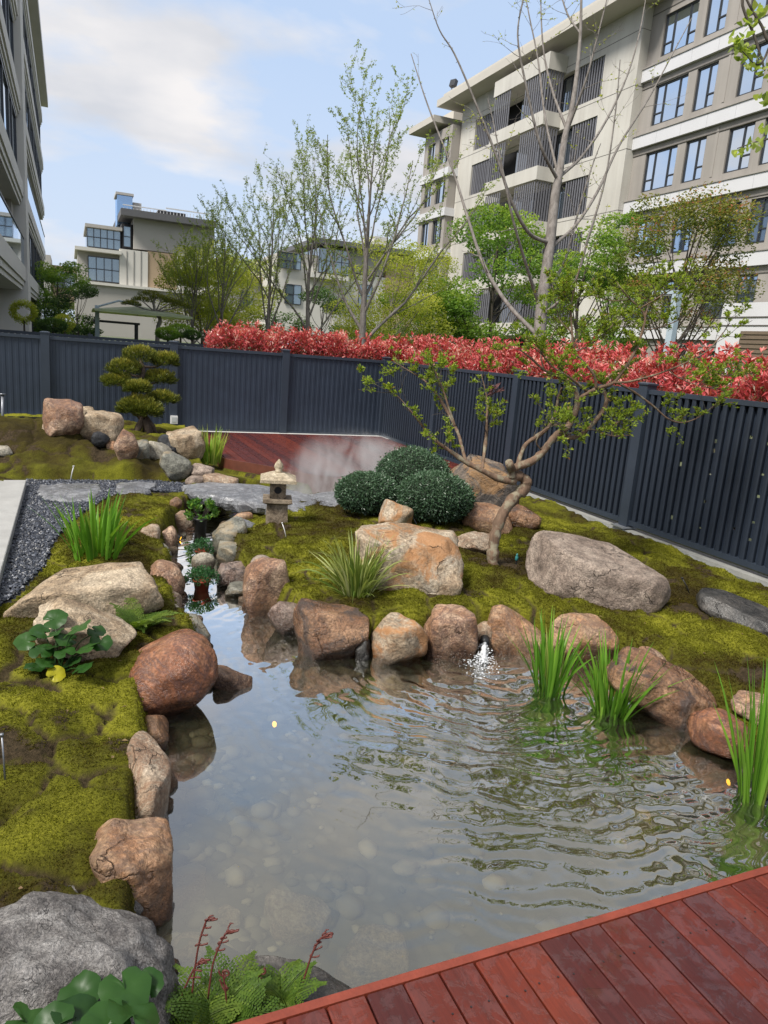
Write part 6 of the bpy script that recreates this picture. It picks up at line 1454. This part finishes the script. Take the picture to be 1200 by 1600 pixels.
# ================================================================== potted plants in the stream
def pot(px, py, z, wpx, hpx, label, potmat, leafmat, bw, bh, n, L, seed, upright=False):
    b_ = at(px, py, z=z); s = depth(b_)/F_PX; r = wpx*s/2; h = hpx*s; t_ = thing('potted_plant', label, 'potted plant', b_, 0, 'potted plants standing in the stream')
    mb = MB(); mb.lathe([(r*.72, -.03), (r*.92, h*.78), (r*1.02, h*.8), (r*1.04, h), (r*.92, h), (r*.9, h*.8)], n=20); mb.build('pot', potmat, t_, True)
    rx, rz = bw*s/2, bh*s; d = rdir(n, -.1, 1.); P = np.array([0, 0, h*.85])+d*np.array([rx, rx*.9, rz])*RNG.random(n)[:, None]**.35
    if upright:
        mb = MB(); tips = np.array([0, 0, h*.8])+rdir(26, .15, 1.)*np.array([rx, rx, rz])
        for tp in tips: mb.tube(np.array([(0, 0, h*.8), (tp+np.array([0, 0, h*.8]))/2*np.array([1.1, 1.1, 1]), tp]), [.003, .002, .0015], 4)
        mb.build('stems', B_['dark'], t_)
        P = np.repeat(tips, n//26, 0); P = P+rdir(len(P))*.022-np.array([0, 0, .02])*RNG.random((len(P), 1)); d = rdir(len(P), .1, 1)
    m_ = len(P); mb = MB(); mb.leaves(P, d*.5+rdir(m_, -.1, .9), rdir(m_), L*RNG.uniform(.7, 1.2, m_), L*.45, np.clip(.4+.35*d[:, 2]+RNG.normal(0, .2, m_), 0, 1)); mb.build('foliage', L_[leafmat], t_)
M['terracotta'] = m_plain('red_plastic_pot', (.33,.055,.025), .4, var=.15)
pot(313, 832, -.2, 22, 24, 'bushy light green shrub in a black pot by the stone bridge', M['blackplastic'], 'potgreen', 48, 36, 520, .045, 1, True)
pot(316, 866, -.2, 24, 7, 'trailing green plant in the red pot farther up the stream', M['terracotta'], 'trail', 42, 20, 700, .025, 2)
pot(315, 921, -.2, 27, 17, 'trailing green plant in the red pot nearer the open pond', M['terracotta'], 'trail', 54, 22, 1000, .025, 3)

# ================================================================== water jet, pond lamps
jn = at(757, 1006, z=-.13); jt = thing('water_jet_nozzle', 'black nozzle spouting water at the far shore of the pond', 'nozzle', jn)
d = ray(756, 1008); d = np.array([-d[0], -d[1], 0]); d /= np.linalg.norm(d)
mb = MB(); mb.tube(np.array([(0,0,.035)-d*.10, (0,0,.03), (0,0,.018)+d*.05]), [.030, .034, .036], 14); mb.build('pipe_end', M['blackplastic'], jt, True)
mb = MB(); P, R = limb([(757,1002,.06,1.3),(762,985,.06,1.3),(770,966,.08,1.3)], depth(jn)); mb.tube(P-jn, R, 6); mb.build('support_rod', m_plain('grey_rod', (.25,.26,.28), .35, metal=.7), jt)
m, t, b, o = newmat('white_water'); b.inputs['Base Color'].default_value = (.9,.92,.95,1); b.inputs['Roughness'].default_value = .12; b.inputs['Transmission Weight'].default_value = .35; b.inputs['IOR'].default_value = 1.2
M['foam'] = m
mb = MB(); iv, if_ = ico(1); n = 620; tt = RNG.random(n)**.55
cen = np.outer(.05+.24*tt, d)+np.array([0, 0, 1])*(.02-.115*tt**1.2)[:, None]; jit = RNG.normal(0, 1, (n, 3))*(.014+.062*tt**1.4)[:, None]*np.array([1, 1, .22])
P = cen+jit; P[:, 2] = np.maximum(P[:, 2], -.072); sz = (.0012+.0062*RNG.random(n)**1.6)*(1.2-.4*tt)
V = iv[None]*sz[:, None, None]*np.array([1.2, 1.2, .8])+P[:, None, :]; mb.add(V.reshape(-1, 3), (if_[None]+np.arange(n)[:, None, None]*len(iv)).reshape(-1, 3))
S = [np.array([0, 0, .018])+d*.045, np.array([0, 0, .008])+d*.10, np.array([0, 0, -.03])+d*.15, np.array([0, 0, -.075])+d*.185]; sp_ = spline(np.array(S), 5)
for q in range(9):
    o3 = rdir(1)[0]*.011; mb.tube(sp_+o3*np.linspace(.6, 2.6, len(sp_))[:, None], np.linspace(.011, .016, len(sp_))*RNG.uniform(.6, 1.1)*(1+.2*RNG.normal(size=len(sp_))), 8)
so_ = mb.build('water_splash', M['foam'], None, True); so_.location = jn; tag(so_, 'white splashing water falling from the black nozzle', 'splash', kind='stuff')
def m_emit(name, c, s):
    m, t, b, o = newmat(name); b.inputs['Base Color'].default_value = rgba(c); b.inputs['Emission Color'].default_value = rgba(c); b.inputs['Emission Strength'].default_value = s; return m
M['warm'] = m_emit('warm_lamp_lens', (1., .48, .03), 2.4)
def pond_lamp(px, py, z, label, face, energy, under=True):
    p = at(px, py, z=z); t_ = thing('pond_lamp', label, 'lamp', p, 0, 'small pond lamps')
    f = np.array(face, float); f /= np.linalg.norm(f)
    mb = MB(); mb.tube(np.array([-f*.07, f*.0, f*.012]), [.018, .022, .024], 12); mb.build('housing', M['blackplastic'], t_, True)
    mb = MB(); mb.tube(np.array([f*.0125, f*.017]), [.018, .016], 12); mb.build('lens', M['warm'], t_)
    ld = bpy.data.lights.new('lamp_light', 'SPOT'); ld.energy = energy; ld.color = (1., .55, .12); ld.spot_size = 1.6; ld.spot_blend = .8; ld.shadow_soft_size = .03
    lo = bpy.data.objects.new('lamp_light', ld); COL.objects.link(lo); lo.parent = t_; lo.location = f*.03; lo.rotation_euler = Vector((-f).tolist()).to_track_quat('Z', 'Y').to_euler()
pond_lamp(280, 840, -.17, 'small black stream lamp glowing orange near the black pot', (.8, -.1, -.35), 2.5)
pond_lamp(1142, 1222, -.25, 'submerged lamp glowing orange beside the iris at the right edge', (-.9, .3, -.10), 7)
pond_lamp(426, 1132, -.235, 'yellow pond lamp shining just under the surface of the calm water', (.5, -.6, .35), 3.0)

# ================================================================== mist
m = bpy.data.materials.new('mist'); m.use_nodes = True; t = m.node_tree; t.nodes.clear(); o = t.nodes.new('ShaderNodeOutputMaterial'); pv = t.nodes.new('ShaderNodeVolumePrincipled')
pv.inputs['Color'].default_value = (.99,.99,1,1); pv.inputs['Anisotropy'].default_value = 0.
tcn = t.nodes.new('ShaderNodeTexCoord'); gv = tcn.outputs['Object']
mst = N(t, 'ShaderNodeMapping'); mst.inputs['Scale'].default_value = (1., 1., .55); mst.inputs['Rotation'].default_value = (.3, .35, 0); t.links.new(gv, mst.inputs[0]); ns = noise_n(t, mst.outputs[0], 3.0, 4, .5, 1.2); f1 = N(t, 'ShaderNodeMapRange'); t.links.new(ns, f1.inputs['Value']); f1.inputs['From Min'].default_value = .44; f1.inputs['From Max'].default_value = .80
ln_ = N(t, 'ShaderNodeVectorMath', operation='LENGTH'); mpn = N(t, 'ShaderNodeMapping'); mpn.inputs['Scale'].default_value = (1/1.25, 1/.85, 1/.95); t.links.new(gv, mpn.inputs[0]); t.links.new(mpn.outputs[0], ln_.inputs[0])
f2 = N(t, 'ShaderNodeMapRange'); t.links.new(ln_.outputs['Value'], f2.inputs['Value']); f2.inputs['From Min'].default_value = 1.0; f2.inputs['From Max'].default_value = .2; f2.inputs['To Min'].default_value = 0.; f2.inputs['To Max'].default_value = 8
t.links.new(math_n(t, 'MULTIPLY', f1.outputs[0], f2.outputs[0]), pv.inputs['Density']); t.links.new(pv.outputs[0], o.inputs['Volume'])
mb = MB(); mb.box(-1.25, -.85, -.35, 1.25, .85, .95); ms_ = mb.build('mist', m); ms_.location = (3.45, 8.95, -.06); ms_.rotation_euler = (0, 0, .35); tag(ms_, 'white mist drifting over the stream before the far deck', 'mist', kind='stuff')

# ================================================================== garden fittings
wo = thing('outlet_box', 'small white socket box low on the back fence post', 'socket', at(272, 656, y=14.30)); 
mb = MB(); mb.box(-.065, -.02, -.075, .065, .045, .075); mb.build('box', m_plain('white_plastic', (.72,.72,.72), .4, var=.03), wo); mb = MB(); mb.box(-.045, -.026, -.045, .045, -.0205, .05); mb.build('flap', m_plain('grey_plastic', (.5,.52,.54), .35, var=.03), wo)
sp = thing('spotlight', 'tiny white spotlight left of the cloud-pruned pine trunk', 'spotlight', (*at(188, 662, y=13.0)[:2], at(188, 662, y=13.0)[2])); mb = MB(); mb.tube(np.array([(0,0,-.25),(0,0,.06)]), .012, 6); mb.build('stake', M['blackplastic'], sp); mb = MB(); mb.tube(np.array([(0,.05,.10),(0,-.05,.09)]), .04, 10); mb.build('head', bpy.data.materials['white_plastic'], sp)
trp = at(48, 656, y=12.4); tr_ = thing('black_tray', 'flat black plastic tray behind the tall pinkish mound rock', 'tray', trp); mb = MB(); mb.box(-.32, -.22, -.10, .3, .22, -.06); mb.box(-.34, -.24, -.06, .32, -.22, .02); mb.box(-.34, .22, -.06, .32, .24, .02); mb.box(-.34, -.219, -.06, -.32, .219, .02); mb.box(.3, -.219, -.06, .32, .219, .02); mb.build('tray', M['blackplastic'], tr_)
def stake(px, py, px2, py2, z, label, mat, r=1.2, name='garden_stake', cat='stake', dw=0.):
    b_ = at(px, py, z=z); w = depth(b_); tp = at(px2, py2, w=w+dw); mb = MB(); mb.tube(np.array([(0, 0, -.03), (tp-b_)*.5, tp-b_]), [r*w/F_PX]*3, 6); mb.tube(np.array([(tp-b_), (tp-b_)*1.02+[0, 0, .008]]), [r*w/F_PX*1.9]*2, 8); o_ = mb.build(name, mat, None, True); o_.location = b_; return tag(o_, label, cat)
M['steel'] = m_plain('grey_steel', (.20,.21,.23), .4, metal=.6)
stake(110, 748, 115, 729, .05, 'thin pale stake on the mound before the slate stepping stone', M['rail'], .8)
stake(560, 783, 560, 762, .08, 'thin black stake left of the clipped shrubs', M['blackplastic'], 1.0)
stake(655, 824, 640, 800, .1, 'thin leaning grey wire on the moss beside the clipped shrubs', M['steel'], .8)
stake(448, 838, 441, 818, .1, 'thin pale wire stuck in moss before the lantern', M['rail'], .6)
stake(1080, 928, 1066, 904, .0, 'small dark peg in moss between fence and low grey stone', M['blackplastic'], 1.0)
stake(8, 1215, 3, 1150, .08, 'grey metal peg in the moss at the left frame edge', M['steel'], 1.6)
stake(4, 672, 4, 617, .3, 'grey upright metal bar at the left frame edge before the back fence', M['steel'], 2.6, 'metal_bar', 'bar')
sk = thing('sprinkler', 'blue-green irrigation sprinkler in moss right of the crooked trunk', 'sprinkler', at(806, 884, z=.09)); M['teal'] = m_plain('teal_plastic', (.03,.17,.17), .4); mb = MB(); mb.tube(np.array([(0,0,-.03),(0,0,.05)]), .008, 8); mb.build('riser', M['blackplastic'], sk); mb = MB(); mb.lathe([(.010,.05),(.015,.055),(.015,.085),(.008,.095),(.011,.10),(.004,.115)], n=12); mb.build('head', M['teal'], sk, True)

# lamp post beyond the hedge
lp_ = at(1045, 545, x=9.6); ll = thing('lamp_post', 'pale blue-grey square lamp post with short arm beyond the hedge', 'lamp post', (lp_[0], lp_[1], 0)); tz = at(1055, 460, x=9.6)[2]; M['lamppost'] = m_plain('pale_blue_grey_paint', (.36,.44,.49), .45, var=.05)
mb = MB(); mb.box(-.06, -.06, -.03, .06, .06, tz); mb.build('post', M['lamppost'], ll); mb = MB(); mb.box(-.06, -.06, tz+.001, .06, .48, tz+.06); mb.build('arm', M['lamppost'], ll); ll.rotation_euler = (0, 0, .15)
mb = MB(); mb.box(-.045, .1, tz-.02, .045, .42, tz); mb.build('light_panel', m_plain('frosted_panel', (.6,.62,.62), .5), ll)

# shade parasol and neighbours' garden
ub = at(152, 517, y=28.); up_ = thing('shade_parasol', 'pale grey-green square shade parasol on a side post beyond the fences', 'parasol', (ub[0], ub[1], 0))
M['canvas'] = m_plain('pale_sage_canvas', (.40,.43,.36), .85, var=.05, scale=1.); zt = at(225, 479, y=28.)[2]; ze = at(220, 490, y=28)[2]; xl = at(145, 487, y=28)[0]-ub[0]; xr = at(291, 497, y=28)[0]-ub[0]; cxm = (xl+xr)/2; hw = (xr-xl)/2
mb = MB(); e8 = [(-1,-1),(0,-1),(1,-1),(1,0),(1,1),(0,1),(-1,1),(-1,0)]; V = [(cxm, 0, zt)]+[(cxm+a*hw, b_*hw, ze+(.04 if a*b_ == 0 else 0)) for a, b_ in e8]+[(cxm+a*hw, b_*hw, ze-.07) for a, b_ in e8]+[(cxm, 0, zt-.03)]
Fq = [(0, 1+k, 1+(k+1) % 8) for k in range(8)]+[(1+k, 9+k, 9+(k+1) % 8, 1+(k+1) % 8) for k in range(8)]+[(17, 9+(k+1) % 8, 9+k) for k in range(8)]; mb.add(V, Fq, .5); L_['canvas'] = m_leaf('sage_canvas', [(0, (.50,.54,.46)), (1, (.56,.60,.52))], .5, .9, .1); mb.build('canopy', L_['canvas'], up_)
mb = MB(); mb.box(-.07, -.07, 0, .07, .07, zt-.1); mb.build('post', M['lamppost'], up_); mb = MB(); mb.tube(np.array([(0, 0, zt-.15), (cxm*.5, 0, zt+.12), (cxm, 0, zt+.02)]), .035, 8); mb.build('arm', M['lamppost'], up_)
for k in range(8):
    mb = MB(); mb.tube(np.array([(cxm, 0, zt-.06), (cxm+e8[k][0]*hw*.97, e8[k][1]*hw*.97, ze-.05)]), .012, 5); mb.build('rib', M['steel'], up_)
tbp = at(182, 512, y=29.5); tbl = thing('garden_table', 'dark garden table half hidden under the shade parasol', 'table', (tbp[0], tbp[1], 0)); zt2 = at(182, 502, y=29.5)[2]; mb = MB(); mb.box(-.8, -.4, zt2-.08, .8, .4, zt2); mb.build('table_top', M['darkframe'], tbl)
for a in (-.7, .7):
    for c in (-.32, .32): mb = MB(); mb.box(a-.04, c-.04, 0, a+.04, c+.04, zt2-.081); mb.build('leg', M['darkframe'], tbl)
def bush(px, py, y, rx, rz, lm, label, n=1800, leaf=.07, zc=None, name='bush', cat='bush'):
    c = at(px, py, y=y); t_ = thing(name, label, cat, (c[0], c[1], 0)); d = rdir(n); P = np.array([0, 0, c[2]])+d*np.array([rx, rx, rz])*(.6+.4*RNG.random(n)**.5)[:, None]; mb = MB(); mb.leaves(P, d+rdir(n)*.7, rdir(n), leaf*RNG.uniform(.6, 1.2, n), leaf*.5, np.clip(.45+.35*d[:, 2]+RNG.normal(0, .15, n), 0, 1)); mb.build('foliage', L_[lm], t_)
    mb = MB(); mb.tube(np.array([(0,0,0),(.02,0,c[2]*.5),(0,0,c[2])]), [.05,.045,.03], 6); mb.build('stem', B_['dark'], t_, True); return t_
bush(82, 508, 24, .38, .18, 'deep', 'low dark green dome bush just above the far left fence')
bush(100, 505, 25, .30, .25, 'yellowgreen', 'yellow-green bush beside the dark dome bush', 900)
bush(282, 517, 25, .42, .20, 'fresh', 'rounded bright green bush below the right end of the parasol')
bush(262, 521, 24, .35, .18, 'fresh', 'lower rounded green bush left of the bright one under the parasol')
bush(300, 523, 23.5, .25, .12, 'deep', 'small dark green bush at the left end of the red hedge', 800)
# ring topiary
rc = at(37, 487, y=26.); rt = thing('ring_topiary', 'ring-shaped clipped yellow-green topiary before the left building', 'topiary', (rc[0], rc[1], 0)); n = 2200; a = RNG.uniform(0, 6.283, n); R0 = .30; q = rdir(n)*.13*RNG.random((n, 1))**.4
P = np.stack([R0*np.cos(a), np.zeros(n), rc[2]+R0*.85*np.sin(a)], 1)+q*np.array([1, 1.2, 1]); mb = MB(); mb.leaves(P, rdir(n), rdir(n), RNG.uniform(.04, .07, n), .03, np.clip(.5+2*q[:, 2]+RNG.normal(0, .15, n), 0, 1)); mb.build('foliage', L_['yellowgreen'], rt); mb = MB(); mb.tube(np.array([(0,0,0),(.01,0,.8),(0,0,rc[2]-R0*.8)]), [.04,.035,.03], 6); mb.build('stem', B_['dark'], rt)
# cloud pine in the neighbour's garden
nb_ = at(246, 518, y=27.); np_ = thing('garden_pine', 'loose cloud pine with pale bent trunk behind the parasol', 'tree', (nb_[0], nb_[1], 0)); mb = MB(); pts = [at(*p, y=27.)-np.array([nb_[0], nb_[1], 0]) for p in ((246,520),(250,500),(243,488),(240,472),(245,462))]; pts = np.vstack([[(0, 0, 0)], pts]); mb.tube(spline(pts, 4), np.linspace(.09, .03, 4*5+1), 7)
pd = [(235,462,.42),(252,468,.40),(268,473,.38),(282,480,.35),(222,470,.34),(205,476,.3)]
for (px, py, r_) in pd: c = at(px, py, y=27.)-np.array([nb_[0], nb_[1], 0]); mb.tube(np.array([pts[3], (pts[3]+c)/2, c]), [.035, .025, .015], 5)
mb.build('trunk', B_['grey'], np_, True)
for (px, py, r_) in pd:
    c = at(px, py, y=27.+RNG.normal(0, .3))-np.array([nb_[0], nb_[1], 0]); n = 500; d = rdir(n, -.4, 1); mb = MB(); mb.leaves(c+d*np.array([r_, r_, r_*.35])*RNG.random((n, 1))**.4, d+np.array([0, 0, .8]), rdir(n), RNG.uniform(.06, .11, n), .018, np.clip(.4+.3*d[:, 2]+RNG.normal(0, .15, n), 0, 1)); mb.build('needle_pad', L_['pine'], np_)

# ================================================================== litter on the moss and the water
n = 130; k = RNG.choice(len(qv), n, p=pr/pr.sum()); P = qv[k]+np.array([0, 0, .012])
mb = MB(); mb.leaves(P, rdir(n, -.1, .25), np.tile([0, 0, 1.], (n, 1))+rdir(n)*.3, RNG.uniform(.012, .032, n), RNG.uniform(.006, .016, n))
struct(mb.build('fallen_leaves', m_leaf('dry_leaf', [(0, (.06,.035,.018)), (.5, (.16,.10,.05)), (.85, (.22,.16,.07)), (1, (.32,.26,.12))], .1, .7)), 'stuff', 'dry leaf litter scattered over the moss')
